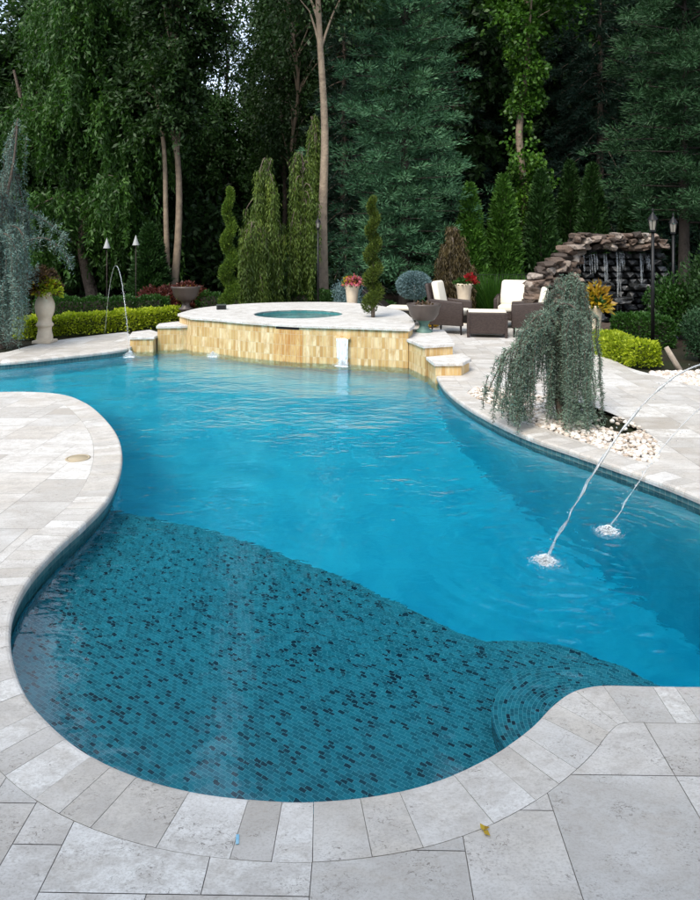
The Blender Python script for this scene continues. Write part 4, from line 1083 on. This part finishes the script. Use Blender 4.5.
# ================================================================== URNS AND BOWLS
def urn(base, label, prof, plants, cat='planter', name='stone_urn', mat=STONE, plinth=None):
    root = empty(name, base, 0, label, cat)
    lathe('vase', prof, mat, root)
    top = max(z for _, z in prof); rr = prof[-1][0]
    lathe('soil', [(.001, top - .03), (rr * .95, top - .035)], SOIL, root)
    if plinth:
        bm = bmesh.new(); bmbox(bm, Vector((0, 0, plinth[1] / 2)), (plinth[0], plinth[0], plinth[1]), .012); from_bm('plinth', bm, mat, root)
    for nm, m, n, r_, h, L, W, off in plants:
        k = unit(nrm3(n)); k[:, 2] = np.abs(k[:, 2]) * 1.0 - .18
        P = k * np.array([r_, r_, h]) * rng.uniform(.45, 1, (n, 1)) + np.array([off[0], off[1], top - .02 + off[2]])
        s = rng.uniform(.7, 1.4, n); quads(nm, leaves(P, k + nrm3(n, .5), L * s, W * s), rng.random(n), m, root)
    V, Fc = [], []
    for i in range(8):
        a = i * .8; tube_arrays([Vector((0, 0, top - .05)), Vector((math.cos(a) * .1, math.sin(a) * .1, top + .12))], [.008, .004], 4, V, Fc)
    mk('stems', V, Fc, BARKD, root)
    return root
u1 = [(.15, 0), (.15, .05), (.137, .07), (.135, .13), (.118, .20), (.115, .27), (.125, .29), (.147, .31), (.147, .34), (.125, .37), (.114, .40), (.114, .45), (.135, .49), (.158, .56), (.168, .64), (.165, .71), (.145, .78), (.12, .83), (.115, .86), (.13, .89), (.15, .91), (.15, .925), (.13, .93)]
urn(G(45, 342.5), 'tall pale stone urn on a turned pedestal, filled with yellow and bronze leaves', [(r_, z * .98) for r_, z in u1],
    [('foliage', G_DRY, 1000, .30, .42, .11, .05, (-.07, 0, .08)), ('blossoms', G_YEL, 420, .22, .28, .08, .045, (.10, -.06, .02)), ('leaves', G_CROT, 130, .24, .34, .08, .04, (.02, -.05, 0.03))], plinth=(.33, .05))
u2 = [(.11, 0), (.11, .03), (.07, .05), (.065, .09), (.085, .14), (.115, .30), (.135, .42), (.17, .47), (.175, .49), (.145, .495)]
urn(Vector(((352 - CX) * 15.1 / F, 15.1, .02)), 'tall narrow stone urn with pink and white flowers beyond the spa', [(r_ * 1.05, z * 1.75) for r_, z in u2],
    [('foliage', G_BOX, 300, .2, .22, .08, .04, (0, 0, 0)), ('blossoms', G_FLP, 260, .22, .2, .06, .05, (.04, -.05, .03)), ('blossoms', G_FLY, 60, .18, .2, .05, .04, (-.05, -.05, .04))])
urn(Vector(((464 - CX) * 15.3 / F, 15.3, -.03)), 'flared stone urn with red flowers standing behind the high-backed chair', [(r_ * 1.2, z * 1.85) for r_, z in u2],
    [('foliage', G_BOX, 260, .22, .14, .08, .04, (0, 0, 0)), ('blossoms', G_FLR, 200, .17, .2, .06, .05, (.14, 0, .06))])
urn(Vector(((594 - CX) * 11.9 / F, 11.9, -.03)), 'stone urn with yellow croton leaves half hidden behind the weeping cedar', [(r_ * 1.0, z * 1.5) for r_, z in u2],
    [('leaves', G_CROT, 200, .20, .50, .14, .06, (0.04, 0, .0)), ('foliage', G_BOX, 200, .18, .2, .1, .05, (0, 0, 0))])
bw = [(.14, 0), (.14, .03), (.085, .06), (.07, .11), (.095, .17), (.17, .20), (.235, .29), (.255, .39), (.278, .43), (.285, .46), (.262, .462), (.245, .40), (.19, .36)]
def bowl(base, label, sc, flowers, foot_h=0):
    root = empty('bowl_planter', base, 0, label, 'planter')
    P_ = [(r_ * sc, z * sc + foot_h) for r_, z in bw[5:]]; F_ = [(r_ * sc, z * sc + foot_h) for r_, z in bw[:6]]
    if foot_h: F_ = [(.16, 0), (.16, .03), (.11, .06), (.10, foot_h * .9), (.13, foot_h)] + F_[1:]
    lathe('bowl', P_, BOWL, root); lathe('pedestal', F_, VERD if not foot_h else BOWL, root)
    lathe('soil', [(.001, .40 * sc + foot_h), (.245 * sc, .40 * sc + foot_h)], SOIL, root)
    for m, n, r_, h in flowers:
        k = unit(nrm3(n)); k[:, 2] = np.abs(k[:, 2]); P = k * np.array([r_, r_, h]) * rng.uniform(.4, 1, (n, 1)) + np.array([0, 0, .41 * sc + foot_h])
        quads('blossoms', leaves(P, k + nrm3(n, .4), .06, .04), rng.random(n), m, root)
    return root
bowl(Vector((1.2, 11.2, .34)), 'wide dark bowl planter on a green foot set on the upper step of the spa', 1.0, [(G_DRY, 50, .14, .07)])
bowl(Vector(((186 - CX) * 14.9 / F, 14.9, -.03)), 'dark bowl planter with red foliage behind the stepped end of the spa', 1.12, [(G_RED, 200, .26, .16), (G_FLY, 12, .2, .12)], .36)

# ================================================================== LAMPS
def lantern(base, h, label, sc=1.0):
    root = empty('garden_lantern', base, 0, label, 'lamp')
    tube('pole', [(0, 0, 0), (0, 0, h)], [.032 * sc, .026 * sc], IRON, root, 10)
    lathe('base', [(.09, 0), (.09, .04), (.05, .07), (.04, .16), (.03, .18)], IRON, root)
    lg = lathe('lamp_glass', [(.045 * sc, h + .03), (.07 * sc, h + .20 * sc)], FROST, root, 6)
    lathe('roof', [(.095 * sc, h + .20 * sc), (.06 * sc, h + .26 * sc), (.02 * sc, h + .31 * sc), (.012 * sc, h + .34 * sc), (.02 * sc, h + .36 * sc), (.001, h + .40 * sc)], IRON, root, 6)
    V, Fc = [], []
    for k in range(6):
        a = k * math.pi / 3; tube_arrays([Vector((.047 * sc * math.cos(a), .047 * sc * math.sin(a), h + .02)), Vector((.074 * sc * math.cos(a), .074 * sc * math.sin(a), h + .2 * sc))], .006, 4, V, Fc)
    tube_arrays([Vector((0, 0, h)), Vector((0, 0, h + .03))], .055 * sc, 6, V, Fc); mk('cage', V, Fc, IRON, lg, False)
lantern(G(654, 351) + Vector((.02, .1, -.03)), 2.0, 'black lantern on a tall post at the deck edge in front of the waterfall')
lantern(B(673, 13.2), 2.0, 'black garden lantern deeper in the shrubs, beside the post lantern')
lantern(B(318, 16.5), 2.15, 'black lantern on a thin pole behind the spa, against the pale trunk', .8)
def cone_light(px, py, Y, label):
    root = empty('cone_lamp', B(px, Y), 0, label, 'lamp'); h = CH + (HY - py) * Y / F + .04
    tube('pole', [(0, 0, 0), (0, 0, h)], [.014, .012], BARKD, root, 6)
    lathe('lamp_shade', [(.085, h - .13), (.08, h - .11), (.018, h + .08), (.001, h + .13)], simple('grey_lamp_shade', (.34, .35, .33), (.26, .27, .26), 10, .5), root, 16)
cone_light(107, 243, 17.0, 'pale cone-shaped lamp on a thin pole, the one above the water jet')
cone_light(136, 240, 17.2, 'pale cone-shaped lamp on a thin pole, the one closer to the red maple')

# ================================================================== FURNITURE
def armchair(loc, rz, label, w=.64, high=True, back_h=.98, name='wicker_armchair', cat='chair', group=None):
    """faces local -y"""
    root = empty(name, loc, rz, label, cat, group); d = .70
    bm = bmesh.new(); bmbox(bm, Vector((0, .02, .29)), (w - .10, d - .1, .16), .01); boxuv(bm); from_bm('seat_frame', bm, WICKER, root)
    for s in (-1, 1):
        bm = bmesh.new()
        vs = bmbox(bm, Vector((s * (w / 2 - .035), .02, .40)), (.07, d, .46), .028, None, 3)
        for v in bm.verts:
            if v.co.z > .5: v.co.z += .05 * math.sin((v.co.y + .35) * 2.2)
        boxuv(bm); from_bm('armrest', bm, WICKER, root, True)
    bm = bmesh.new(); Rm = Matrix.Rotation(R(-12), 3, 'X')
    bmbox(bm, Vector((0, d / 2 + .015, (back_h + .2) / 2)), (w - .02, .07, back_h - .2), .03, Rm, 3)
    for v in bm.verts:
        if v.co.z > back_h * .8: v.co.x *= 1 - .16 * (v.co.z - back_h * .8) / (back_h * .2); v.co.z -= .06 * abs(v.co.x / (w / 2)) ** 2
    boxuv(bm); from_bm('backrest', bm, WICKER, root, True)
    bm = bmesh.new(); bmbox(bm, Vector((0, -.02, .42)), (w - .155, d - .12, .13), .045, None, 4); from_bm('seat_cushion', bm, CUSH, root, True)
    bm = bmesh.new(); bmbox(bm, Vector((0, d / 2 - .10, (back_h + .46) / 2)), (w - .155, .13, back_h - .44), .05, Rm, 4)
    for v in bm.verts:
        if v.co.z > back_h * .85: v.co.x *= 1 - .1 * (v.co.z - back_h * .85) / (back_h * .15)
    from_bm('back_cushion', bm, CUSH, root, True)
    for sx in (-1, 1):
        for sy in (-1, 1):
            tube('leg', [(sx * (w / 2 - .05), sy * (d / 2 - .05) + .02, 0), (sx * (w / 2 - .06), sy * (d / 2 - .06) + .02, .24)], [.016, .024], WICKER, root, 8)
    return root
GRP = None
armchair(G(452, 333) + Vector((.0, .05, 0)), R(62), 'high-backed brown wicker armchair with ivory cushions, turned side-on next to the wide bowl planter', .60, back_h=1.02)
armchair(G(523, 331) + Vector((.1, .5, 0)), R(-18), 'wide ivory-cushioned wicker loveseat facing the pool behind the low wicker table', 1.10, back_h=.98, name='wicker_loveseat', cat='sofa')
armchair(G(528, 336) + Vector((.02, .0, 0)), R(-104), 'brown wicker armchair seen from its outer side, half behind the weeping cedar', .62, back_h=.93)
def table():
    root = empty('wicker_table', G(488, 337) + Vector((0, .12, 0)), R(-9), 'low boxy brown wicker table in front of the ivory loveseat', 'table')
    bm = bmesh.new(); bmbox(bm, Vector((0, 0, .27)), (.72, .50, .40), .02); boxuv(bm); from_bm('body', bm, WICKER, root)
    bm = bmesh.new(); bmbox(bm, Vector((0, 0, .485)), (.70, .49, .025), .008); from_bm('top', bm, CUSH, root)
    for sx in (-1, 1):
        for sy in (-1, 1):
            bm = bmesh.new(); bmbox(bm, Vector((sx * .35, sy * .235, .235)), (.055, .055, .47), .01); boxuv(bm); from_bm('leg', bm, WICKER, root)
table()
def lounge():
    root = empty('lounge_chair', Vector(((399 - CX) * 14.9 / F, 14.9, 0)), R(75), 'low dark lounge chair with a pale cushion between the olive topiary and the bowl planter', 'chair')
    for s in (-1, 1):
        tube('side_rail', [(s * .28, -.75, .32), (s * .28, .25, .34), (s * .28, .75, .72)], .02, IRON, root)
        tube('leg', [(s * .28, -.6, 0), (s * .28, -.6, .32)], .018, IRON, root); tube('leg', [(s * .28, .3, 0), (s * .28, .3, .34)], .018, IRON, root)
    bm = bmesh.new(); bmbox(bm, Vector((0, -.26, .385)), (.5, 1.0, .08), .03, None, 3); from_bm('seat_cushion', bm, CUSH, root, True)
    bm = bmesh.new(); bmbox(bm, Vector((0, .50, .58)), (.54, .62, .05), .02, Matrix.Rotation(R(37), 3, 'X')); from_bm('backrest', bm, WICKER, root)
lounge()
def fence():
    root = empty('iron_fence', (0, 0, 0), 0, 'low black iron rail fence behind the patio chairs', 'fence'); a, b = B(436, 17.6), B(548, 18.2)
    V, Fc = [], []
    for z in (.25, .95): tube_arrays([Vector((a.x, a.y, z)), Vector((b.x, b.y, z))], .012, 5, V, Fc)
    mk('rail', V, Fc, IRON, root); V, Fc = [], []
    for k in range(30): p = a.lerp(b, k / 29); tube_arrays([Vector((p.x, p.y, .0)), Vector((p.x, p.y, .95))], .007, 4, V, Fc)
    mk('pickets', V, Fc, IRON, root)
fence()

# small things on the spa and deck
def speaker():
    root = empty('garden_speaker', Vector(((221.5 - CX) * 13.3 / F, 13.3, SZ)), R(10), 'small dark box speaker sitting on the spa top below the bright topiary', 'speaker')
    bm = bmesh.new(); bmbox(bm, Vector((0, 0, .05)), (.19, .14, .10), .012); from_bm('housing', bm, PLAST, root)
    bm = bmesh.new(); bmbox(bm, Vector((0, -.072, .05)), (.15, .008, .07), .003); from_bm('grille', bm, IRON, root)
speaker()
def skimmer():
    root = empty('skimmer_lid', G(78, 458.5) + Vector((0, 0, .001)), 0, 'round tan skimmer lid set flush in the deck near the peninsula tip', 'lid')
    m = simple('tan_plastic', (.40, .33, .22), (.34, .28, .19), 12, .5)
    lathe('ring', [(.098, .0), (.098, .005), (.082, .006), (.081, .002)], m, root, 36); lathe('lid', [(.001, .0045), (.078, .0045), (.080, .001)], m, root, 36)
skimmer()
def fallen(px, py, mat, label, nm, r_):
    n = 3; P = np.array([tuple(G(px, py) + Vector((random.uniform(-r_, r_), random.uniform(-r_, r_), .004))) for _ in range(n)]); D = np.array([[1, .3, .12], [-.4, 1, .2], [.7, -.9, .15]])
    o = quads(nm, leaves(P, D, .028, .016, .9), [.4, .8, .6], mat); tag(o, label, 'leaf')
fallen(483, 832, G_CROT, 'curled yellow-brown fallen leaf on the coping joint', 'fallen_leaf', .008)
def chip():
    bm = bmesh.new(); bmbox(bm, G(237.5, 840) + Vector((0, 0, .002)), (.010, .034, .003), .001, Matrix.Rotation(R(8), 3, 'Z')); o = from_bm('blue_chip', bm, simple('pale_blue_glass', (.12, .36, .55), (.3, .5, .6), 90, .2)); tag(o, 'small pale blue sliver lying on the near coping', 'chip')
chip()
def stake():
    p = G(681, 370); q = at(666, 347, p.y + .1)
    o = tube('leaning_stake', [p + Vector((0, 0, -.04)), q], [.045, .035], TEAK); tag(o, 'pale weathered stake leaning in the mulch beyond the lamp post', 'stake')
stake()

# ================================================================== ROCKS
ico = bmesh.new(); bmesh.ops.create_icosphere(ico, subdivisions=1, radius=1)
IV = np.array([tuple(v.co) for v in ico.verts]); IF = np.array([[v.index for v in f.verts] for f in ico.faces]); ico.free()
ico = bmesh.new(); bmesh.ops.create_icosphere(ico, subdivisions=2, radius=1)
IV2 = np.array([tuple(v.co) for v in ico.verts]); IF2 = np.array([[v.index for v in f.verts] for f in ico.faces]); ico.free()
def pebbles(name, pts, size, label, lift=.3):
    n = len(pts); V = np.repeat(IV[None], n, 0) * (1 + rng.normal(size=(n, len(IV), 1)) * .12)
    s = size * rng.uniform(.6, 1.5, (n, 1, 1)); V = V * s * np.concatenate([rng.uniform(.8, 1.3, (n, 1, 1)), rng.uniform(.7, 1.1, (n, 1, 1)), rng.uniform(.5, .8, (n, 1, 1))], 2)
    a = rng.random(n) * 6.28; c, s_ = np.cos(a)[:, None], np.sin(a)[:, None]; x, y = V[..., 0] * c - V[..., 1] * s_, V[..., 0] * s_ + V[..., 1] * c
    V = np.stack([x, y, V[..., 2]], 2) + np.array(pts)[:, None]
    me = bpy.data.meshes.new(name); m = len(IV); Fa = (IF[None] + (np.arange(n) * m)[:, None, None]).reshape(-1, 3)
    me.vertices.add(n * m); me.vertices.foreach_set('co', V.astype(np.float32).reshape(-1)); me.loops.add(len(Fa) * 3); me.loops.foreach_set('vertex_index', Fa.astype(np.int32).reshape(-1))
    me.polygons.add(len(Fa)); me.polygons.foreach_set('loop_start', np.arange(0, len(Fa) * 3, 3, dtype=np.int32)); me.update(calc_edges=True)
    t = me.attributes.new('tone', 'FLOAT', 'POINT'); t.data.foreach_set('value', np.repeat(rng.random(n), m).astype(np.float32))
    o = link(name, me, PEBBLE, None, True); tag(o, label, 'pebbles', kind='stuff'); return o
isl = [(p.x, p.y) for p in ISL]; pts = []
edge_clear = [(p.x, p.y) for p in COUT]
bare = [tuple(G(*q)[:2]) for q in ((548, 398), (590, 403), (642, 430), (626, 435), (592, 426), (560, 410))]
while len(pts) < 2600:
    p = (random.uniform(.8, 3.0), random.uniform(5, 9))
    if not inside(*p, isl) or (inside(*p, bare) and random.random() < .97): continue
    pts.append((p[0], p[1], random.uniform(-.03, .012)))
pebbles('white_pebbles', pts, .023, 'loose white and tan pebbles filling the island around the weeping cedar')
pts = []
while len(pts) < 500:
    q = G(random.uniform(650, 712), random.uniform(371, 387)); 
    if not inside(q.x, q.y, DECK_OUT): pts.append((q.x, q.y, random.uniform(-.03, .0)))
pebbles('white_pebbles', pts, .035, 'scattered pale pebbles in the bed beyond the lamp post')

def waterfall():
    root = empty('rock_waterfall', (0, 0, 0), 0, 'dark stacked-stone garden waterfall with a jagged stepped top and thin falls of water', 'waterfall')
    rs = random.Random(4); Y0 = 14.0
    def rock(c, s, tone, rz, nm='stone', mat=ROCK):
        V = IV2.copy(); V = np.sign(V) * np.abs(V) ** .55; V = V * (1 + rng.normal(size=(len(V), 1)) * .13) * np.array(s)
        a, b = math.cos(rz), math.sin(rz); V = np.stack([V[:, 0] * a - V[:, 1] * b, V[:, 0] * b + V[:, 1] * a, V[:, 2] + V[:, 0] * rs.uniform(-.15, .15)], 1) + np.array(c)
        me = bpy.data.meshes.new(nm); me.from_pydata(V.tolist(), [], IF2.tolist()); t = me.attributes.new('tone', 'FLOAT', 'POINT'); t.data.foreach_set('value', np.full(len(V), tone, np.float32))
        return link(nm, me, mat, root)
    def stone(px, py, Y, w, h, d=.22, tone=None):
        c = at(px, py, Y); rock(c, (w / 2, d, h / 2), rs.random() if tone is None else tone, rs.uniform(-.3, .3))
    k = 0
    # the long ledge, three courses
    for row, (y, x0, x1) in enumerate(((236, 574, 650), (241, 571, 656), (247, 567, 657))):
        x = x0 + rs.uniform(-2, 3)
        while x < x1:
            w = rs.uniform(5, 13); stone(x + w / 2, y + rs.uniform(-1.5, 1.5), Y0 + rs.uniform(-.12, .1), w * Y0 / F * 1.12, rs.uniform(5, 7) * Y0 / F, .26); x += w
    # the stepped flank going down to the loveseat
    tops = [(526, 296), (529, 284), (532, 276), (537, 270), (543, 265), (549, 261), (555, 256), (562, 250), (568, 245), (573, 241)]
    for x0_, y0_ in tops:
        y = y0_; depth = 0
        while y < 330 and k < 92:
            w = rs.uniform(9, 15); stone(x0_ + rs.uniform(-1.5, 1.5) + 3, y, Y0 - .42 + .012 * (x0_ - 526) + rs.uniform(-.06, .06), w * Y0 / F, rs.uniform(6, 8.5) * Y0 / F, .2); k += 1
            y += rs.uniform(5.5, 7.5) if depth < 3 else rs.uniform(9, 12); depth += 1
    # body of the fall: dark wet stones recessed behind the ledge
    V, Fc, T = [], [], []
    for row in range(13):
        z = .08 + row * .13; xl = at(540 + max(0, row - 8) * 7, 300, Y0 + .35).x; xr = at(657, 300, Y0 + .35).x; x = xl
        while x < xr:
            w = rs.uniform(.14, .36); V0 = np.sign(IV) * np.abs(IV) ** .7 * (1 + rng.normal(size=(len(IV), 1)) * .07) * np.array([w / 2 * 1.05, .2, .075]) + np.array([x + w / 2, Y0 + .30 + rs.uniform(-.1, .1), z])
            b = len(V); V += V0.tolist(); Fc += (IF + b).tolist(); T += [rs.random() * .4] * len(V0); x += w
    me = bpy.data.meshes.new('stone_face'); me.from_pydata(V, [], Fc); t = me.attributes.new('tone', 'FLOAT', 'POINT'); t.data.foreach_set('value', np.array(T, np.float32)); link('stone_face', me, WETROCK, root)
    bm = bmesh.new(); a = at(545, 300, Y0 + .7); c = at(657, 300, Y0 + .7)
    bmbox(bm, Vector(((a.x + c.x) / 2 + .15, Y0 + .95, .75)), (c.x - a.x - .4, .8, 1.55)); from_bm('earth_bank', bm, MULCH, root)
    for px, z0, z1, w in ((580, 1.15, 1.55, .07), (594, 1.1, 1.55, .08), (606, .8, 1.55, .03), (619, .25, 1.58, .035), (623, 1.2, 1.58, .03), (640, .9, 1.55, .04), (648, 1.2, 1.5, .03)):
        x = at(px, 300, Y0).x; V, Fc = [], []
        for q in range(7):
            xo = x + rs.uniform(-w, w) * 1.3; zb = z0 + rs.uniform(0, .4) * (z1 - z0); pts_ = []
            for i in range(9):
                t_ = i / 8; pts_.append(Vector((xo + rs.uniform(-.006, .006), Y0 + .04 - .07 * t_ ** .6, z1 + .02 + (zb - z1) * t_)))
            tube_arrays(pts_, [.0045 * rs.uniform(.4, 1.5) for _ in pts_], 5, V, Fc)
        mk('water_fall_strand', V, Fc, JET, root)
    for px, z, w in ((600, .95, .5), (622, .62, .45), (590, .35, .6), (640, .9, .3)): rock((at(px, 300, Y0 - .1).x, Y0 - .05, z), (w / 2, .22, .06), .15, 0, 'ledge_stone', WETROCK)
    for px in (600, 625, 650, 575): rock((at(px, 300, Y0 - .6).x, Y0 - .6, .08), (.3, .2, .14), rs.random() * .5, rs.random(), 'basin_stone')
waterfall()

# ================================================================== WATER JETS
def jet(a, b, h, r0, r1, label, brk=.6, seed=0):
    rs = random.Random(seed); a, b = Vector(a), Vector(b); n = 70; pts = []; rad = []
    root = empty('water_jet', a, 0, label, 'water jet')
    for i in range(n + 1):
        t = i / n; p = a.lerp(b, t) + Vector((0, 0, 4 * h * t * (1 - t))) - a; w = (t ** 3) * .007
        pts.append(p + Vector((rs.uniform(-w, w), rs.uniform(-w, w), rs.uniform(-w, w)))); rad.append((r0 + (r1 - r0) * t) * (1 + (.65 * rs.uniform(-1, 1) if t > brk else .12 * rs.uniform(-1, 1))))
    V, Fc = tube_arrays(pts, rad, 8)
    for i in range(70):
        t = rs.uniform(brk * .8, 1); p = a.lerp(b, t) + Vector((0, 0, 4 * h * t * (1 - t))) - a + Vector((rs.gauss(0, .02), rs.gauss(0, .02), rs.gauss(0, .02))); s = rs.uniform(.002, .005)
        q = len(V); V += (IV * s + np.array(p)).tolist(); Fc += [tuple(int(x) + q for x in f) for f in IF]
    mk('stream', V, Fc, JET, root)
    return root
jet((4.2, 6.5, 0), SPLASHES[0][0], .905, .0045, .0075, 'arching water jet from beyond the picture edge, the nearer and brighter of two', .6, 1)
jet((4.6, 7.0, 0), SPLASHES[1][0], .60, .0022, .0038, 'thin faint water jet falling beside the brighter arching jet', .7, 2)
jet(G(105, 334), SPLASHES[2][0], 1.42, .007, .007, 'tall narrow arc of water rising from the mulch bed beyond the pool', .9, 3)
def splash(c, r_, h, label, n=260, seed=0):
    n = int(n * 2.6); rs = random.Random(seed); root = empty('water_splash', c, 0, label, 'splash'); V, Fc = [], []
    for i in range(n):
        a = rs.random() * 6.283; q = abs(rs.gauss(0, .5)) * r_; z = max(0, h * (1 - q / r_) * rs.random() ** 1.2); s = rs.uniform(.0012, .0045) * (1.3 - min(1, q / r_)) + .001
        b = len(V); V += (IV * np.array([s, s, s * .8]) + np.array([math.cos(a) * q, math.sin(a) * q, z])).tolist(); Fc += [tuple(int(x) + b for x in f) for f in IF]
    mk('foam', V, Fc, FOAM, root)
    # churned mound of foam
    n_ = 22; V, Fc = [], []
    for i in range(9):
        for k in range(n_):
            a = 2 * math.pi * k / n_; rr = r_ * .5 * i / 8 * (1 + .25 * math.sin(3 * a + seed) + .15 * math.sin(7 * a)); z = h * .12 * (math.cos(math.pi * i / 8) + 1) / 2 + rs.uniform(-.002, .002) * (i < 8) - (.003 if i == 8 else 0)
            V.append((math.cos(a) * rr, math.sin(a) * rr, z))
    for i in range(8):
        for k in range(n_): k2 = (k + 1) % n_; Fc.append((i * n_ + k, i * n_ + k2, (i + 1) * n_ + k2, (i + 1) * n_ + k))
    mk('foam_mound', V, Fc, FOAM, root)
splash(SPLASHES[0][0] + Vector((0, 0, .002)), .09, .045, 'white splash where the brighter jet strikes the water', 420, 1)
splash(SPLASHES[1][0] + Vector((0, 0, .002)), .09, .045, 'white splash where the faint jet strikes the water', 420, 2)
splash(SPLASHES[2][0] + Vector((0, 0, .002)), .16, .12, 'white splash by the stepped end of the spa', 260, 3)
splash(SPLASHES[3][0] + Vector((0, 0, .002)), .16, .09, 'small splash on the water in front of the spa wall', 220, 4)
def spill():
    root = empty('spa_spillway_fall', along(342.5, 342.6)[0], 0, 'white ribbon of water spilling down the spa wall into the pool', 'water fall'); p0 = root.location.copy()
    rs = random.Random(8); V, Fc = [], []
    for j in range(15):
        x = -.085 + .17 * j / 14 + rs.uniform(-.006, .006); zt = SZ - .185; zb = WZ + rs.uniform(-.01, .12) * (abs(j - 7) > 3); pts = []; n_ = 12
        for i in range(n_ + 1):
            t = i / n_; pts.append(Vector((x * (1 - .15 * t) + rs.uniform(-.003, .003), -.07 - .06 * t + rs.uniform(-.006, .006), zt + (zb - zt) * t)))
        tube_arrays(pts, [.0085 * rs.uniform(.6, 1.2) for _ in pts], 6, V, Fc)
    mk('water_strands', V, Fc, WHITEFALL, root)
    splash(Vector((p0.x, p0.y - .14, WZ + .002)), .2, .10, 'white splash at the foot of the ribbon of water on the spa wall', 260, 5)
spill()

# ================================================================== ADDED HOUSE, OUT OF VIEW (put there to shade the near paving)
def shading_house():
    root = empty('shading_house', (0, -1.9, 0), 0, 'added unseen house at the back of the terrace, behind the viewpoint', 'shading_house')
    ren = simple('warm_render', (.42, .38, .32), (.36, .33, .28), 3, .9, .3, 60); gl = simple('dark_window_glass', (.02, .025, .03), None, 5, .08); tile = simple('roof_shingle', (.07, .06, .055), (.11, .095, .085), 12, .9)
    bm = bmesh.new(); bmbox(bm, Vector((0, -4, 3.1)), (16, 8, 6.28)); from_bm('wall', bm, ren, root)
    bm = bmesh.new(); vs_ = [bm.verts.new(v) for v in ((-8.4, -8.4, 6.25), (8.4, -8.4, 6.25), (8.4, .4, 6.25), (-8.4, .4, 6.25), (-5, -4, 8.5), (5, -4, 8.5))]
    for f in ((3, 2, 1, 0), (0, 1, 5, 4), (2, 3, 4, 5), (1, 2, 5), (3, 0, 4)): bm.faces.new([vs_[i] for i in f])
    from_bm('roof', bm, tile, root)
    for x in (-5.5, -2.4, 2.4, 5.5):
        for z, h in ((4.3, 1.3), (1.35, 1.9)):
            bm = bmesh.new(); bmbox(bm, Vector((x, .01, z)), (1.3, .10, h + .12), .01); w_ = from_bm('window', bm, FROST, root)
            bm = bmesh.new(); bmbox(bm, Vector((x, .045, z)), (1.14, .05, h - .06)); from_bm('pane', bm, gl, w_)
shading_house()

# ================================================================== WORLD, LIGHT, CAMERA
W = bpy.data.worlds.new('World'); SC.world = W; W.use_nodes = True; nt = W.node_tree; nt.nodes.clear()
sky = nt.nodes.new('ShaderNodeTexSky'); sky.sky_type = 'NISHITA'; sky.sun_disc = False
SUN_EL, SUN_AZ = R(51), R(208)            # azimuth clockwise from +Y
sky.sun_elevation = SUN_EL; sky.sun_rotation = SUN_AZ; sky.air_density = 1.0; sky.dust_density = 2.0; sky.ozone_density = 1.0
tcw = node(nt, 'ShaderNodeTexCoord'); mpw = node(nt, 'ShaderNodeMapping'); nt.links.new(tcw.outputs['Generated'], mpw.inputs[0]); mpw.inputs['Scale'].default_value = (1, 1, 1.8)
cl = ramp(nt, noise_tex(nt, mpw.outputs[0], 2.6, 7, .6, .5), [(.36, .12), (.60, .92)])
skyc = mixc(nt, cl, sky.outputs[0], (6.9, 7.8, 9.2))
bg = nt.nodes.new('ShaderNodeBackground'); bg.inputs['Strength'].default_value = .13
wo_ = nt.nodes.new('ShaderNodeOutputWorld'); nt.links.new(skyc, bg.inputs[0]); nt.links.new(bg.outputs[0], wo_.inputs[0])
sl = bpy.data.lights.new('sun', 'SUN'); sl.energy = 2.5; sl.angle = R(26); sl.color = (1, .93, .82)
so = bpy.data.objects.new('sun', sl); COL.objects.link(so)
d = Vector((math.sin(SUN_AZ) * math.cos(SUN_EL), math.cos(SUN_AZ) * math.cos(SUN_EL), math.sin(SUN_EL)))
so.rotation_euler = d.to_track_quat('Z', 'Y').to_euler()

cam = bpy.data.cameras.new('camera'); co = bpy.data.objects.new('camera', cam); COL.objects.link(co)
co.location = (0, 0, CH); co.rotation_euler = (R(90), 0, 0); cam.sensor_fit = 'HORIZONTAL'; cam.sensor_width = 36
cam.sensor_fit = 'VERTICAL'; cam.sensor_height = 36; cam.lens = F / 900 * 36; cam.shift_y = -(450 - HY) / 900; cam.clip_end = 2000
SC.camera = co
SC.render.engine = 'CYCLES'; cy = SC.cycles
cy.use_denoising = True; cy.denoiser = 'OPENIMAGEDENOISE'; cy.caustics_refractive = True; cy.caustics_reflective = True
cy.max_bounces = 9; cy.transmission_bounces = 6; cy.diffuse_bounces = 3; cy.glossy_bounces = 3; cy.transparent_max_bounces = 8; cy.volume_bounces = 0
cy.sample_clamp_indirect = 4; cy.blur_glossy = .3; cy.use_adaptive_sampling = True; cy.adaptive_threshold = .02
vs = SC.view_settings; vs.view_transform = 'Standard'; vs.look = 'None'; vs.gamma = 1; vs.use_curve_mapping = False; vs.exposure = 0.78
SC.render.resolution_x = 796; SC.render.resolution_y = 1024
